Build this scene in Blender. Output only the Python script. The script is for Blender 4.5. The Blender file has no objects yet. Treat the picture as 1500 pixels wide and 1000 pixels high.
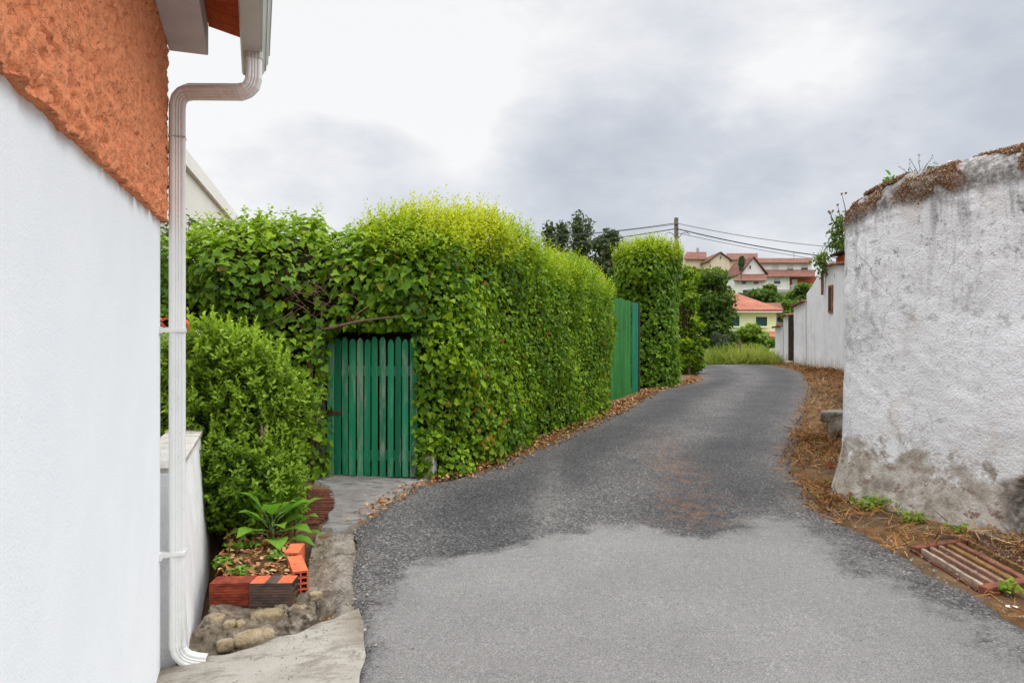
import bpy, bmesh, math, random
import numpy as np
from mathutils import Vector, Matrix, noise as mn

random.seed(5)
RNG = np.random.default_rng(11)
SC = bpy.context.scene
COL = SC.collection
F, EYE = 1050.0, 1.6


def W(px, py, Y):
    """point at depth Y whose bearing was measured at (px, py)"""
    return Vector(((px - 750) / F * Y, Y, EYE + (500 - py) / F * Y))


# ------------------------------------------------------------------ terrain profile
_GP = [(-60, -1.68), (0, 0), (18, .504), (23, .60), (28, .644), (31, .60), (36, .3), (50, -1.2), (66, -2.2),
       (80, -.4), (100, 4.2), (130, 10.3), (170, 13), (260, 13), (700, 8)]


def g(y):
    if y <= 18:
        return .028 * y
    P = _GP
    for i in range(2, len(P) - 1):
        if y <= P[i + 1][0]:
            break
    (x0, y0), (x1, y1) = P[i], P[i + 1]
    xm, ym = P[i - 1]
    xp, yp = P[min(i + 2, len(P) - 1)]
    m0 = (y1 - ym) / (x1 - xm)
    m1 = (yp - y0) / max(xp - x0, 1e-6)
    h = x1 - x0
    t = (y - x0) / h
    t = min(max(t, 0), 1)
    return ((2 * t ** 3 - 3 * t * t + 1) * y0 + (t ** 3 - 2 * t * t + t) * h * m0 +
            (-2 * t ** 3 + 3 * t * t) * y1 + (t ** 3 - t * t) * h * m1)


def dip(x, y):
    d = .22 * math.exp(-((x - 4.55) / .30) ** 2 - ((y - 9.85) / .45) ** 2)
    # pit under the slatted drain
    v = (y - .39 * (x - 2.81) - 4.25) / .74
    if 2.84 < x < 3.38 and .0 < v < 1.0: d += .26
    return d


def lut(y, T, k):
    if y <= T[0][0]:
        return T[0][k]
    for a, b in zip(T, T[1:]):
        if y <= b[0]:
            t = (y - a[0]) / (b[0] - a[0])
            return a[k] + (b[k] - a[k]) * t
    return T[-1][k]


ROAD = [(-8, .45, 3.3), (0, -.2, 2.95), (3.2, -.71, 2.8), (3.45, -.74, 2.78), (3.85, -.83, 2.73), (4.1, -.92, 2.70),
        (4.5, -1.02, 2.68), (5.0, -1.10, 2.70), (5.6, -1.22, 2.66), (6.1, -1.14, 2.64), (6.9, -.95, 2.85),
        (7.2, -.66, 2.93), (7.7, -.28, 3.0), (8.4, -.02, 3.25), (9.4, .45, 3.72), (12.5, 1.75, 5.1), (14, 2.3, 5.75),
        (16.5, 3.3, 6.95), (18.8, 4.75, 7.8), (21.2, 5.5, 8.75), (24, 6.1, 9.6), (28, 6.7, 10.2), (33, 9.0, 13.5), (40, 14, 19)]


# ------------------------------------------------------------------ scene tree helpers
def tag(o, label=None, cat=None, group=None, kind=None):
    if label: o["label"] = label
    if cat: o["category"] = cat
    if group: o["group"] = group
    if kind: o["kind"] = kind
    return o


def thing(name, label, cat, loc=(0, 0, 0), rz=0, group=None):
    o = bpy.data.objects.new(name, None)
    o.empty_display_size = .1
    COL.objects.link(o)
    o.location = loc
    o.rotation_euler = (0, 0, rz)
    return tag(o, label, cat, group)


def link(name, me, parent=None):
    o = bpy.data.objects.new(name, me)
    COL.objects.link(o)
    if parent is not None:
        o.parent = parent
        r = parent
        M = Matrix()
        while r is not None:
            M = Matrix.LocRotScale(r.location, r.rotation_euler, r.scale) @ M
            r = r.parent
        o.matrix_parent_inverse = Matrix()
        if not getattr(me, "_local", False) and me.get("world", 0):
            me.transform(M.inverted())
    return o


class MB:
    """collects boxes, tubes and sheets and links them as ONE mesh (given in world coordinates unless local=True)"""

    def __init__(s):
        s.v, s.f, s.m = [], [], 0
        s.A = {}

    def add(s, vs, fs):
        b = len(s.v)
        s.v += [tuple(p) for p in vs]
        s.f += [tuple(i + b for i in f) for f in fs]
        return s

    def obox(s, c, ex, ey, ez):
        """box by centre and half-extent vectors"""
        c, ex, ey, ez = map(Vector, (c, ex, ey, ez))
        vs = [c + ex * i + ey * j + ez * k for k in (-1, 1) for j in (-1, 1) for i in (-1, 1)]
        fs = [(0, 2, 3, 1), (4, 5, 7, 6), (0, 1, 5, 4), (2, 6, 7, 3), (0, 4, 6, 2), (1, 3, 7, 5)]
        if ex.cross(ey).dot(ez) < 0:
            fs = [f[::-1] for f in fs]
        return s.add(vs, fs)

    def box(s, lo, hi):
        c = [(a + b) / 2 for a, b in zip(lo, hi)]
        h = [(b - a) / 2 for a, b in zip(lo, hi)]
        return s.obox(c, (h[0], 0, 0), (0, h[1], 0), (0, 0, h[2]))

    def prism(s, poly, vec):
        """closed polygon (3-D points) extruded by vec"""
        n = len(poly)
        P = [Vector(p) for p in poly]
        nrm = Vector()
        for i in range(n):
            nrm += P[i].cross(P[(i + 1) % n])
        vec = Vector(vec)
        if nrm.dot(vec) > 0:
            P = P[::-1]
        vs = P + [p + vec for p in P]
        fs = [tuple(range(n)), tuple(range(2 * n - 1, n - 1, -1))]
        fs += [((i + 1) % n, i, i + n, (i + 1) % n + n) for i in range(n)]
        return s.add(vs, fs)

    def tube(s, pts, rad, seg=8, cap=True):
        pts = [Vector(p) for p in pts]
        if not isinstance(rad, (list, tuple)):
            rad = [rad] * len(pts)
        prof = [(math.cos(2 * math.pi * k / seg), math.sin(2 * math.pi * k / seg)) for k in range(seg)]
        return s.sweep(pts, prof, rad, cap)

    def sweep(s, pts, prof, scale=1.0, cap=True, hint=None):
        pts = [Vector(p) for p in pts]
        n = len(pts)
        if not isinstance(scale, (list, tuple)):
            scale = [scale] * n
        tang = []
        for i in range(n):
            a = pts[max(i - 1, 0)]
            b = pts[min(i + 1, n - 1)]
            t = (b - a)
            if 0 < i < n - 1:
                t = (pts[i] - a).normalized() + (b - pts[i]).normalized()
            tang.append(t.normalized())
        h = Vector(hint) if hint else (Vector((0, 0, 1)) if abs(tang[0].z) < .9 else Vector((1, 0, 0)))
        u = (h - tang[0] * h.dot(tang[0])).normalized()
        vs = []
        for i in range(n):
            if i:
                u = (u - tang[i] * u.dot(tang[i])).normalized()
            w = tang[i].cross(u)
            for (a, b) in prof:
                vs.append(pts[i] + (u * a + w * b) * scale[i])
        m = len(prof)
        fs = []
        for i in range(n - 1):
            for k in range(m):
                k2 = (k + 1) % m
                fs.append((i * m + k, i * m + k2, (i + 1) * m + k2, (i + 1) * m + k))
        if cap:
            fs.append(tuple(range(m))[::-1])
            fs.append(tuple((n - 1) * m + k for k in range(m)))
        return s.add(vs, fs)

    def grid(s, P):
        """P[r][c] sheet"""
        R, C = len(P), len(P[0])
        vs = [p for row in P for p in row]
        fs = [(r * C + c, r * C + c + 1, (r + 1) * C + c + 1, (r + 1) * C + c) for r in range(R - 1) for c in range(C - 1)]
        return s.add(vs, fs)

    def build(s, name, mat, parent=None, smooth=False, bevel=0, local=False, attrs=None):
        me = bpy.data.meshes.new(name)
        me.from_pydata(s.v, [], s.f)
        if not local:
            me["world"] = 1
        o = link(name, me, parent)
        if "world" in me: del me["world"]
        if mat: me.materials.append(mat)
        if smooth:
            me.polygons.foreach_set("use_smooth", [True] * len(me.polygons))
        for k, vals in (attrs or {}).items():
            a = me.attributes.new(k, 'FLOAT', 'POINT')
            a.data.foreach_set("value", np.asarray(vals, dtype=np.float32))
        if bevel:
            b = o.modifiers.new("bevel", 'BEVEL')
            b.width = bevel
            b.segments = 2
            b.limit_method = 'ANGLE'
        me.update()
        return o


def copy_tree(o, parent=None):
    c = o.copy()
    COL.objects.link(c)
    if parent is not None:
        c.parent = parent
    for ch in list(o.children):
        copy_tree(ch, c)
    return c


def fast_mesh(name, V, L, start, total, mat, parent=None, attrs=None, smooth=False):
    me = bpy.data.meshes.new(name)
    me.vertices.add(len(V))
    me.vertices.foreach_set("co", np.ascontiguousarray(V, dtype=np.float32).ravel())
    me.loops.add(len(L))
    me.loops.foreach_set("vertex_index", np.ascontiguousarray(L, dtype=np.int32))
    me.polygons.add(len(start))
    me.polygons.foreach_set("loop_start", np.ascontiguousarray(start, dtype=np.int32))
    if smooth:
        me.polygons.foreach_set("use_smooth", np.ones(len(start), dtype=bool))
    for k, vals in (attrs or {}).items():
        a = me.attributes.new(k, 'FLOAT', 'POINT')
        a.data.foreach_set("value", np.ascontiguousarray(vals, dtype=np.float32))
    me.update(calc_edges=True)
    me["world"] = 1
    o = link(name, me, parent)
    del me["world"]
    me.materials.append(mat)
    return o


# ------------------------------------------------------------------ node helpers
class Mat:
    def __init__(s, name):
        s.m = bpy.data.materials.new(name)
        s.m.use_nodes = True
        s.nt = s.m.node_tree
        s.nt.nodes.clear()
        s.out = s.nt.nodes.new("ShaderNodeOutputMaterial")
        s.tc = None

    def n(s, t, **kw):
        nd = s.nt.nodes.new(t)
        for k, v in kw.items():
            setattr(nd, k, v)
        return nd

    def put(s, sock, v):
        if hasattr(v, "links") or isinstance(v, bpy.types.NodeSocket):
            s.nt.links.new(v, sock)
        elif isinstance(v, (tuple, list)) and len(v) == 3 and sock.type == 'RGBA':
            sock.default_value = (*v, 1)
        else:
            sock.default_value = v

    def co(s, scale=(1, 1, 1), kind="Object"):
        if s.tc is None:
            s.tc = s.n("ShaderNodeTexCoord")
        mp = s.n("ShaderNodeMapping")
        mp.inputs["Scale"].default_value = scale if isinstance(scale, (tuple, list)) else (scale,) * 3
        s.nt.links.new(s.tc.outputs[kind], mp.inputs["Vector"])
        return mp.outputs["Vector"]

    def noise(s, scale, detail=4, rough=.55, vec=None, dist=0, out="Fac"):
        nd = s.n("ShaderNodeTexNoise")
        nd.inputs["Scale"].default_value = scale
        nd.inputs["Detail"].default_value = detail
        nd.inputs["Roughness"].default_value = rough
        nd.inputs["Distortion"].default_value = dist
        s.nt.links.new(vec if vec is not None else s.co(), nd.inputs["Vector"])
        return nd.outputs[out]

    def vor(s, scale, feature='F1', vec=None, out="Distance", rand=1):
        nd = s.n("ShaderNodeTexVoronoi", feature=feature)
        nd.inputs["Scale"].default_value = scale
        nd.inputs["Randomness"].default_value = rand
        s.nt.links.new(vec if vec is not None else s.co(), nd.inputs["Vector"])
        return nd.outputs[out]

    def wave(s, scale, vec=None, direction='X', dist=0, profile='SIN'):
        nd = s.n("ShaderNodeTexWave", bands_direction=direction, wave_profile=profile)
        nd.inputs["Scale"].default_value = scale
        nd.inputs["Distortion"].default_value = dist
        s.nt.links.new(vec if vec is not None else s.co(), nd.inputs["Vector"])
        return nd.outputs["Fac"]

    def ramp(s, fac, stops, interp='LINEAR'):
        nd = s.n("ShaderNodeValToRGB")
        cr = nd.color_ramp
        cr.interpolation = interp
        while len(cr.elements) < len(stops):
            cr.elements.new(.5)
        for e, (p, c) in zip(cr.elements, stops):
            e.position = p
            e.color = (c, c, c, 1) if isinstance(c, (int, float)) else (*c, 1)
        s.put(nd.inputs["Fac"], fac)
        return nd.outputs["Color"]

    def mix(s, fac, a, b, blend='MIX'):
        nd = s.n("ShaderNodeMix", data_type='RGBA', blend_type=blend)
        s.put(nd.inputs[0], fac)
        s.put(nd.inputs[6], a)
        s.put(nd.inputs[7], b)
        return nd.outputs[2]

    def math(s, op, a, b=0.0, c=None, clamp=False):
        nd = s.n("ShaderNodeMath", operation=op, use_clamp=clamp)
        s.put(nd.inputs[0], a)
        s.put(nd.inputs[1], b)
        if c is not None: s.put(nd.inputs[2], c)
        return nd.outputs[0]

    def attr(s, name, out="Fac"):
        nd = s.n("ShaderNodeAttribute", attribute_name=name)
        return nd.outputs[out]

    def objrand(s):
        return s.n("ShaderNodeObjectInfo").outputs["Random"]

    def bump(s, h, strength=.5, dist=.01, normal=None):
        nd = s.n("ShaderNodeBump")
        nd.inputs["Strength"].default_value = strength
        nd.inputs["Distance"].default_value = dist
        s.put(nd.inputs["Height"], h)
        if normal is not None: s.put(nd.inputs["Normal"], normal)
        return nd.outputs["Normal"]

    def bsdf(s, col, rough=.8, spec=.3, normal=None, metal=0, out=True):
        nd = s.n("ShaderNodeBsdfPrincipled")
        s.put(nd.inputs["Base Color"], col)
        s.put(nd.inputs["Roughness"], rough)
        nd.inputs["Specular IOR Level"].default_value = spec
        nd.inputs["Metallic"].default_value = metal
        if normal is not None: s.put(nd.inputs["Normal"], normal)
        if out: s.nt.links.new(nd.outputs[0], s.out.inputs["Surface"])
        return nd.outputs[0]


def simple(name, col, rough=.7, spec=.3, var=.25, scale=6, bump=0, bscale=40, metal=0):
    m = Mat(name)
    d = tuple(c * (1 - var) for c in col)
    l = tuple(min(1, c * (1 + var)) for c in col)
    c = m.ramp(m.noise(scale, 5, .6), [(.3, d), (.7, l)])
    nr = m.bump(m.noise(bscale, 4, .6), bump, .01) if bump else None
    m.bsdf(c, rough, spec, nr, metal)
    return m.m


def leaf_mat(name, cols, tint, dead=(.16, .07, .02), trans=.38, rough=.5, spec=.18):
    """cols: ramp over the per-leaf random value; tint: colour of young growth"""
    m = Mat(name)
    r = m.attr("rnd")
    n = len(cols)
    c = m.ramp(r, [(i / (n - 1) * .93, k) for i, k in enumerate(cols)] + [(.985, cols[-1]), (.99, dead)])
    c = m.mix(m.attr("young"), c, tint)
    v = m.noise(60, 2, .5)
    c = m.mix(.35, c, m.mix(1.0, c, m.ramp(v, [(.3, .55), (.7, 1.35)]), 'MULTIPLY'))
    p = m.bsdf(c, rough, spec, out=False)
    t = m.n("ShaderNodeBsdfTranslucent")
    m.put(t.inputs["Color"], m.mix(.5, c, m.mix(1.0, c, (1.5, 1.5, .55), 'MULTIPLY')))
    ms = m.n("ShaderNodeMixShader")
    ms.inputs[0].default_value = trans
    m.nt.links.new(p, ms.inputs[1])
    m.nt.links.new(t.outputs[0], ms.inputs[2])
    m.nt.links.new(ms.outputs[0], m.out.inputs["Surface"])
    return m.m


# ------------------------------------------------------------------ materials
def mk_white_render():
    m = Mat("white_render")
    c = m.ramp(m.noise(3, 5, .6), [(.3, (.83, .865, .90)), (.7, (.87, .90, .925))])
    h = m.math('ADD', m.noise(140, 3, .6), m.math('MULTIPLY', m.noise(30, 3, .5), .6))
    m.bsdf(c, .75, .25, m.bump(h, .35, .004))
    return m.m


def mk_orange():
    m = Mat("orange_roughcast")
    n1 = m.noise(9, 6, .6)
    c = m.ramp(n1, [(.25, (.78, .25, .11)), (.55, (.87, .315, .145)), (.8, (.88, .36, .19))])
    pits = m.ramp(m.vor(55, 'F1', vec=None), [(.0, 0.0), (.16, 1.0)])
    c = m.mix(.55, c, m.mix(1.0, c, m.ramp(m.noise(48, 4, .65), [(.34, .30), (.43, 1.0)]), 'MULTIPLY'))
    h = m.math('ADD', m.noise(70, 5, .65), m.math('MULTIPLY', m.ramp(m.noise(45, 4, .65), [(.36, .0), (.5, 1.0)]), .8))
    m.bsdf(c, .8, .2, m.bump(h, .8, .008))
    return m.m


def mk_old_plaster():
    m = Mat("weathered_whitewash")
    co = m.co()
    base = m.ramp(m.noise(2.2, 6, .6), [(.3, (.72, .715, .72)), (.7, (.85, .845, .85))])
    # grime running down from the top, in vertical streaks
    streak = m.noise(3.2, 7, .68, m.co((3.2, 3.2, .42)))
    top = m.attr("grime_top")
    k = m.math('MULTIPLY', top, m.ramp(streak, [(.50, 0.0), (.66, 1.0)]))
    c = m.mix(m.math('MULTIPLY', k, .72, clamp=True), base, (.25, .24, .235))
    spots = m.ramp(m.noise(7, 7, .72), [(.57, 0.0), (.66, 1.0)])
    c = m.mix(m.math('MULTIPLY', spots, m.math('ADD', m.math('MULTIPLY', top, .7), .30), clamp=True), c, (.17, .165, .16))
    fl = m.ramp(m.noise(30, 5, .7), [(.56, 0.0), (.66, 1.0)])
    fz = m.ramp(m.noise(1.6, 5, .6), [(.42, .08), (.62, .75)])
    c = m.mix(m.math('MULTIPLY', fl, fz), c, (.25, .24, .235))
    crk = m.vor(1.5, 'DISTANCE_TO_EDGE', m.mix(.14, co, m.noise(5, 5, .6, co, 0, "Color")))
    ck = m.math('MULTIPLY', m.ramp(crk, [(.0, 1.0), (.012, 0.0)]), m.ramp(m.noise(1.2, 3), [(.45, 0.0), (.6, .6)]))
    c = m.mix(ck, c, (.14, .13, .12))
    ochre = m.ramp(m.noise(2.6, 5, .6, m.co((1.4, 1.4, .5))), [(.56, 0.0), (.72, .35)])
    c = m.mix(ochre, c, (.55, .46, .34))
    bl = m.math('MULTIPLY', m.ramp(m.noise(1.3, 3, .5), [(.52, 0.0), (.64, 1.0)]), m.ramp(m.noise(16, 6, .72), [(.46, 0.0), (.60, .62)]))
    c = m.mix(bl, c, (.30, .29, .29))
    # bare, earthy foot
    foot = m.attr("bare_foot")
    fn = m.math('ADD', foot, m.math('MULTIPLY', m.math('SUBTRACT', m.noise(4, 6, .65), .5), 1.6))
    fm = m.ramp(fn, [(.34, 0.0), (.50, 1.0)])
    earth = m.ramp(m.noise(7, 6, .68), [(.33, (.17, .135, .095)), (.48, (.34, .29, .23)), (.66, (.52, .49, .44))])
    c = m.mix(m.math('MULTIPLY', fm, .9), c, earth)
    rust = m.ramp(m.noise(6.5, 7, .72, m.co((1, 1, 1.6))), [(.56, 0.0), (.60, 1.0)])
    c = m.mix(m.math('MULTIPLY', rust, m.math('MULTIPLY', foot, .8), clamp=True), c, (.15, .07, .04))
    c = m.mix(m.attr("moss"), c, m.ramp(m.noise(25, 5), [(.35, (.075, .065, .055)), (.5, (.20, .18, .16)), (.65, (.42, .40, .38))]))
    h = m.math('ADD', m.noise(30, 5, .62), m.math('MULTIPLY', m.vor(60, 'F1'), -.5))
    m.bsdf(c, .9, .12, m.bump(h, .7, .010))
    return m.m


def mk_far_plaster():
    m = Mat("far_whitewash")
    base = m.ramp(m.noise(1.4, 5, .6), [(.3, (.66, .66, .67)), (.7, (.78, .775, .775))])
    streak = m.ramp(m.noise(2.2, 6, .65, m.co((2.2, 2.2, .2))), [(.5, 0.0), (.72, 1.0)])
    c = m.mix(m.math('MULTIPLY', streak, .35), base, (.42, .37, .31))
    foot = m.math('ADD', m.attr("foot"), m.math('MULTIPLY', m.math('SUBTRACT', m.noise(3, 6, .65, m.co((2, 2, .6))), .5), 1.2))
    c = m.mix(m.ramp(foot, [(.45, 0.0), (.95, .8)]), c, (.33, .28, .20))
    sp = m.math('MULTIPLY', m.ramp(m.noise(5, 6, .7), [(.6, 0.0), (.66, 1.0)]), m.attr("top"))
    c = m.mix(sp, c, (.2, .19, .18))
    m.bsdf(c, .9, .12, m.bump(m.noise(25, 5, .65), .5, .02))
    return m.m


def mk_asphalt():
    m = Mat("asphalt")
    patch = m.attr("worn")
    pn = m.math('ADD', patch, m.math('ADD', m.math('MULTIPLY', m.math('SUBTRACT', m.noise(2.6, 8, .75), .5), 1.3), m.math('MULTIPLY', m.math('SUBTRACT', m.noise(45, 4, .7), .5), .55)))
    pf = m.ramp(pn, [(.40, 0.0), (.64, 1.0)])
    chips = m.vor(85, 'F1', out="Color")
    sep = m.n("ShaderNodeSeparateColor")
    m.nt.links.new(chips, sep.inputs[0])
    ch = m.ramp(sep.outputs[0], [(0, .030), (.45, .066), (.75, .108), (.93, .155), (1, .25)])
    ch2 = m.noise(60, 5, .75)
    dark = m.mix(1.0, ch, m.ramp(ch2, [(.3, .5), (.7, 1.5)]), 'MULTIPLY')
    dark = m.mix(1.0, dark, m.ramp(m.noise(1.3, 5, .65), [(.3, (.72, .70, .71)), (.7, (1.25, 1.2, 1.16))]), 'MULTIPLY')
    fine = m.ramp(m.noise(115, 5, .88), [(.29, .05), (.5, .175), (.71, .40)])
    light = m.mix(1.0, fine, m.ramp(m.noise(1.1, 5, .6), [(.3, (.90, .865, .82)), (.7, (1.12, 1.075, 1.02))]), 'MULTIPLY')
    light = m.mix(.28, light, m.mix(1.0, light, m.ramp(m.noise(26, 4, .7), [(.35, .6), (.65, 1.3)]), 'MULTIPLY'))
    dark = m.mix(1.0, dark, m.ramp(m.math('ADD', m.attr('lane'), m.math('MULTIPLY', m.math('SUBTRACT', m.noise(1.8, 6, .65), .5), 1.2)), [(.1, (.78, .78, .79)), (.9, (1.28, 1.24, 1.2))]), 'MULTIPLY')
    c = m.mix(pf, dark, light)
    # rust-brown needles and dust that collect on the crown of the lane
    rb = m.math('MULTIPLY', m.attr("dust"), m.ramp(m.noise(7, 6, .7), [(.46, 0.0), (.62, 1.0)]))
    c = m.mix(m.math('MULTIPLY', rb, .55), c, (.22, .11, .05))
    tr = m.math('MULTIPLY', m.attr("track"), m.ramp(m.noise(22, 6, .75), [(.42, 0.0), (.65, .5)]))
    c = m.mix(tr, c, (.30, .28, .25))
    sp = m.ramp(m.vor(5, 'F1'), [(.030, 1.0), (.040, 0.0)])
    c = m.mix(m.math('MULTIPLY', sp, .8), c, (.03, .03, .03))
    hb = m.math('ADD', m.math('MULTIPLY', m.vor(85, 'F1'), -1.0), m.math('MULTIPLY', ch2, .8))
    hh = m.math('MULTIPLY', hb, m.math('SUBTRACT', 1.0, m.math('MULTIPLY', pf, .72)))
    m.bsdf(c, m.mix(pf, (.72, .72, .72), (.85, .85, .85)), .25, m.bump(m.math('ADD', hh, m.math('MULTIPLY', m.noise(190, 3, .7), .25)), .8, .012))
    return m.m


def mk_concrete(name, a, b, dirt, amt=.5):
    m = Mat(name)
    c = m.ramp(m.noise(2.5, 7, .65), [(.3, a), (.7, b)])
    sc_ = m.ramp(m.noise(5, 7, .72, m.co((1, 2.4, 1))), [(.5, 0.0), (.62, 1.0)])
    c = m.mix(m.math('MULTIPLY', sc_, amt), c, dirt)
    pit = m.ramp(m.noise(24, 6, .75, m.co((1, 2.2, 1))), [(.60, 0.0), (.68, 1.0)])
    c = m.mix(m.math('MULTIPLY', pit, .75), c, tuple(x * .35 for x in dirt))
    c = m.mix(m.attr("dirt"), c, m.ramp(m.noise(14, 6, .7), [(.35, (.10, .075, .045)), (.65, (.27, .21, .14))]))
    h = m.math('ADD', m.noise(20, 7, .74), m.math('MULTIPLY', m.noise(110, 4, .7), .6))
    m.bsdf(c, .88, .15, m.bump(h, .9, .02))
    return m.m


def mk_soil(name, cols, scale=9):
    m = Mat(name)
    c = m.ramp(m.noise(scale, 8, .75), [(.3 + .4 * i / (len(cols) - 1), k) for i, k in enumerate(cols)])
    c = m.mix(.5, c, m.mix(1.0, c, m.ramp(m.noise(scale * 9, 5, .7), [(.3, .4), (.7, 1.5)]), 'MULTIPLY'))
    m.bsdf(c, .95, .1, m.bump(m.noise(scale * 5, 7, .75), .9, .02))
    return m.m


def mk_terrain():
    m = Mat("terrain")
    straw = m.ramp(m.noise(6, 8, .75), [(.3, (.06, .035, .02)), (.5, (.20, .105, .045)), (.68, (.36, .22, .10))])
    earth = m.ramp(m.noise(3, 8, .7), [(.3, (.055, .042, .032)), (.7, (.16, .125, .09))])
    near = m.mix(m.ramp(m.noise(1.4, 5, .6), [(.35, 0.0), (.6, 1.0)]), earth, straw)
    green = m.ramp(m.noise(.35, 7, .7), [(.3, (.030, .060, .012)), (.5, (.06, .10, .02)), (.7, (.14, .15, .05))])
    c = m.mix(m.attr("meadow"), near, green)
    m.bsdf(c, .95, .1, m.bump(m.noise(20, 7, .75), .9, .03))
    return m.m


def mk_paint_wood():
    m = Mat("worn_green_paint")
    co = m.co((1, 1, .12))
    r = m.objrand()
    off = m.n("ShaderNodeVectorMath", operation='ADD')
    cmb = m.n("ShaderNodeCombineXYZ")
    m.put(cmb.inputs[0], m.math('MULTIPLY', r, 37.0))
    m.put(cmb.inputs[2], m.math('MULTIPLY', r, 11.0))
    m.nt.links.new(co, off.inputs[0])
    m.nt.links.new(cmb.outputs[0], off.inputs[1])
    v = off.outputs[0]
    green = m.ramp(m.noise(7, 5, .6, v), [(.3, (.006, .15, .068)), (.55, (.012, .225, .10)), (.75, (.045, .30, .15))])
    green = m.mix(1.0, green, m.ramp(r, [(0, (.6, .62, .62)), (.5, (1, 1, 1)), (1, (1.45, 1.3, 1.2))]), 'MULTIPLY')
    grain = m.noise(26, 7, .75, v)
    wear = m.math('ADD', grain, m.math('MULTIPLY', m.math('SUBTRACT', m.noise(5, 4, .6, v), .5), .9))
    wear = m.math('ADD', wear, m.math('MULTIPLY', m.math('SUBTRACT', r, .5), .22))
    wf = m.ramp(wear, [(.48, 0.0), (.66, 1.0)])
    wood = m.ramp(grain, [(.3, (.12, .115, .09)), (.7, (.33, .34, .28))])
    c = m.mix(m.math('MULTIPLY', wf, .75), green, wood)
    m.bsdf(c, .6, .3, m.bump(grain, .5, .006))
    return m.m


def mk_metal_door(name, a, b):
    m = Mat(name)
    v = m.co((1, 1, .10))
    c = m.ramp(m.noise(9, 5, .65, v), [(.3, a), (.7, b)])
    st = m.ramp(m.noise(20, 6, .7, v), [(.58, 0.0), (.7, 1.0)])
    c = m.mix(m.math('MULTIPLY', st, .45), c, (.22, .22, .05))
    m.bsdf(c, .45, .4, m.bump(m.noise(30, 4, .6, v), .2, .01))
    return m.m


def mk_brick(name, cols):
    m = Mat(name)
    c = m.ramp(m.noise(9, 6, .65, m.co((1, 1, 2.5))), [(.3 + .4 * i / (len(cols) - 1), k) for i, k in enumerate(cols)])
    c = m.mix(.5, c, m.mix(1.0, c, m.ramp(m.noise(70, 5, .7, m.co((.3, .3, 2))), [(.3, .6), (.7, 1.3)]), 'MULTIPLY'))
    m.bsdf(c, .85, .2, m.bump(m.math('ADD', m.math('MULTIPLY', m.noise(120, 5, .7), .6), m.math('MULTIPLY', m.wave(20, direction='Z'), .5)), .6, .005))
    return m.m


def mk_roof(name, cols, scale, direction='X'):
    """clay tile courses: rounded channels by bump"""
    m = Mat(name)
    c = m.ramp(m.noise(.9, 6, .7), [(.3, cols[0]), (.55, cols[1]), (.75, cols[2])])
    w = m.wave(scale, direction=direction)
    c = m.mix(.6, c, m.mix(1.0, c, m.ramp(w, [(.0, .55), (.6, 1.15)]), 'MULTIPLY'))
    m.bsdf(c, .85, .2, m.bump(w, .6, .06))
    return m.m


def mk_pvc():
    m = Mat("white_upvc")
    c = m.ramp(m.noise(5, 4, .6), [(.3, (.70, .715, .70)), (.7, (.77, .78, .765))])
    st = m.ramp(m.noise(16, 6, .7, m.co((1, 1, .12))), [(.55, 0.0), (.7, .4)])
    c = m.mix(st, c, (.42, .39, .33))
    sp = m.ramp(m.noise(60, 5, .7), [(.62, 0.0), (.68, .5)])
    c = m.mix(sp, c, (.36, .34, .29))
    m.bsdf(c, .38, .45)
    return m.m


WHITE = mk_white_render()
ORANGE = mk_orange()
OLDP = mk_old_plaster()
FARP = mk_far_plaster()
ASPH = mk_asphalt()
CONC = mk_concrete("ramp_concrete", (.38, .345, .295), (.58, .54, .475), (.20, .165, .125), .6)
CONC2 = mk_concrete("apron_concrete", (.17, .155, .14), (.38, .365, .345), (.10, .085, .065), .75)
LIPC = mk_concrete("broken_concrete", (.15, .125, .10), (.40, .365, .31), (.085, .065, .045), .8)
SOIL = mk_soil("bed_soil", [(.045, .028, .018), (.12, .07, .035), (.22, .13, .06)])
RUBB = mk_soil("rubble_mortar", [(.08, .065, .048), (.21, .17, .125), (.42, .375, .30)], 9)
STONE = mk_soil("field_stone", [(.17, .125, .075), (.40, .31, .19), (.52, .45, .34)], 9)
TERR = mk_terrain()
PAINT = mk_paint_wood()
DOORG = mk_metal_door("green_sheet", (.008, .085, .018), (.04, .24, .04))
DOORT = mk_metal_door("teal_sheet", (.0, .11, .055), (.01, .22, .11))
BRICK = mk_brick("clay", [(.48, .085, .035), (.60, .13, .055), (.66, .19, .09)])
BRICKD = mk_brick("sooty_clay", [(.045, .036, .032), (.09, .06, .05), (.16, .085, .06)])
BRICKR = mk_brick("dark_red_clay", [(.085, .02, .014), (.22, .042, .022), (.42, .08, .035)])
RUST = simple("rust", (.10, .035, .02), .85, .2, .5, 30, .5, 120)
RUSTP = simple("rust_paint", (.20, .072, .042), .8, .25, .45, 14, .5, 90)
SLAT = [simple("slat_" + k, c, .85, .2, .4, 18, .6, 70) for k, c in
        (("pale", (.36, .27, .20)), ("pink", (.29, .165, .115)), ("ochre", (.22, .12, .045)), ("brown", (.23, .10, .06)))]
PVC = mk_pvc()
GUTT = simple("grey_white_upvc", (.50, .50, .46), .35, .5, .10, 4)
SOFF = mk_brick("terracotta_board", [(.36, .050, .012), (.46, .075, .02), (.52, .10, .03)])
CORN = simple("cornice_paint", (.60, .56, .575), .8, .2, .12, 5, .4, 60)
BARK = simple("bark", (.16, .11, .075), .9, .15, .45, 14, .8, 60)
TWIG = simple("twig", (.15, .10, .065), .9, .15, .45, 20)
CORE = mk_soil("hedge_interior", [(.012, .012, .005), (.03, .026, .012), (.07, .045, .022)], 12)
DARKW = simple("dark_timber", (.05, .036, .026), .9, .15, .4, 10)
METAL = simple("grey_metal", (.35, .35, .34), .45, .5, .15, 10)
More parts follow.
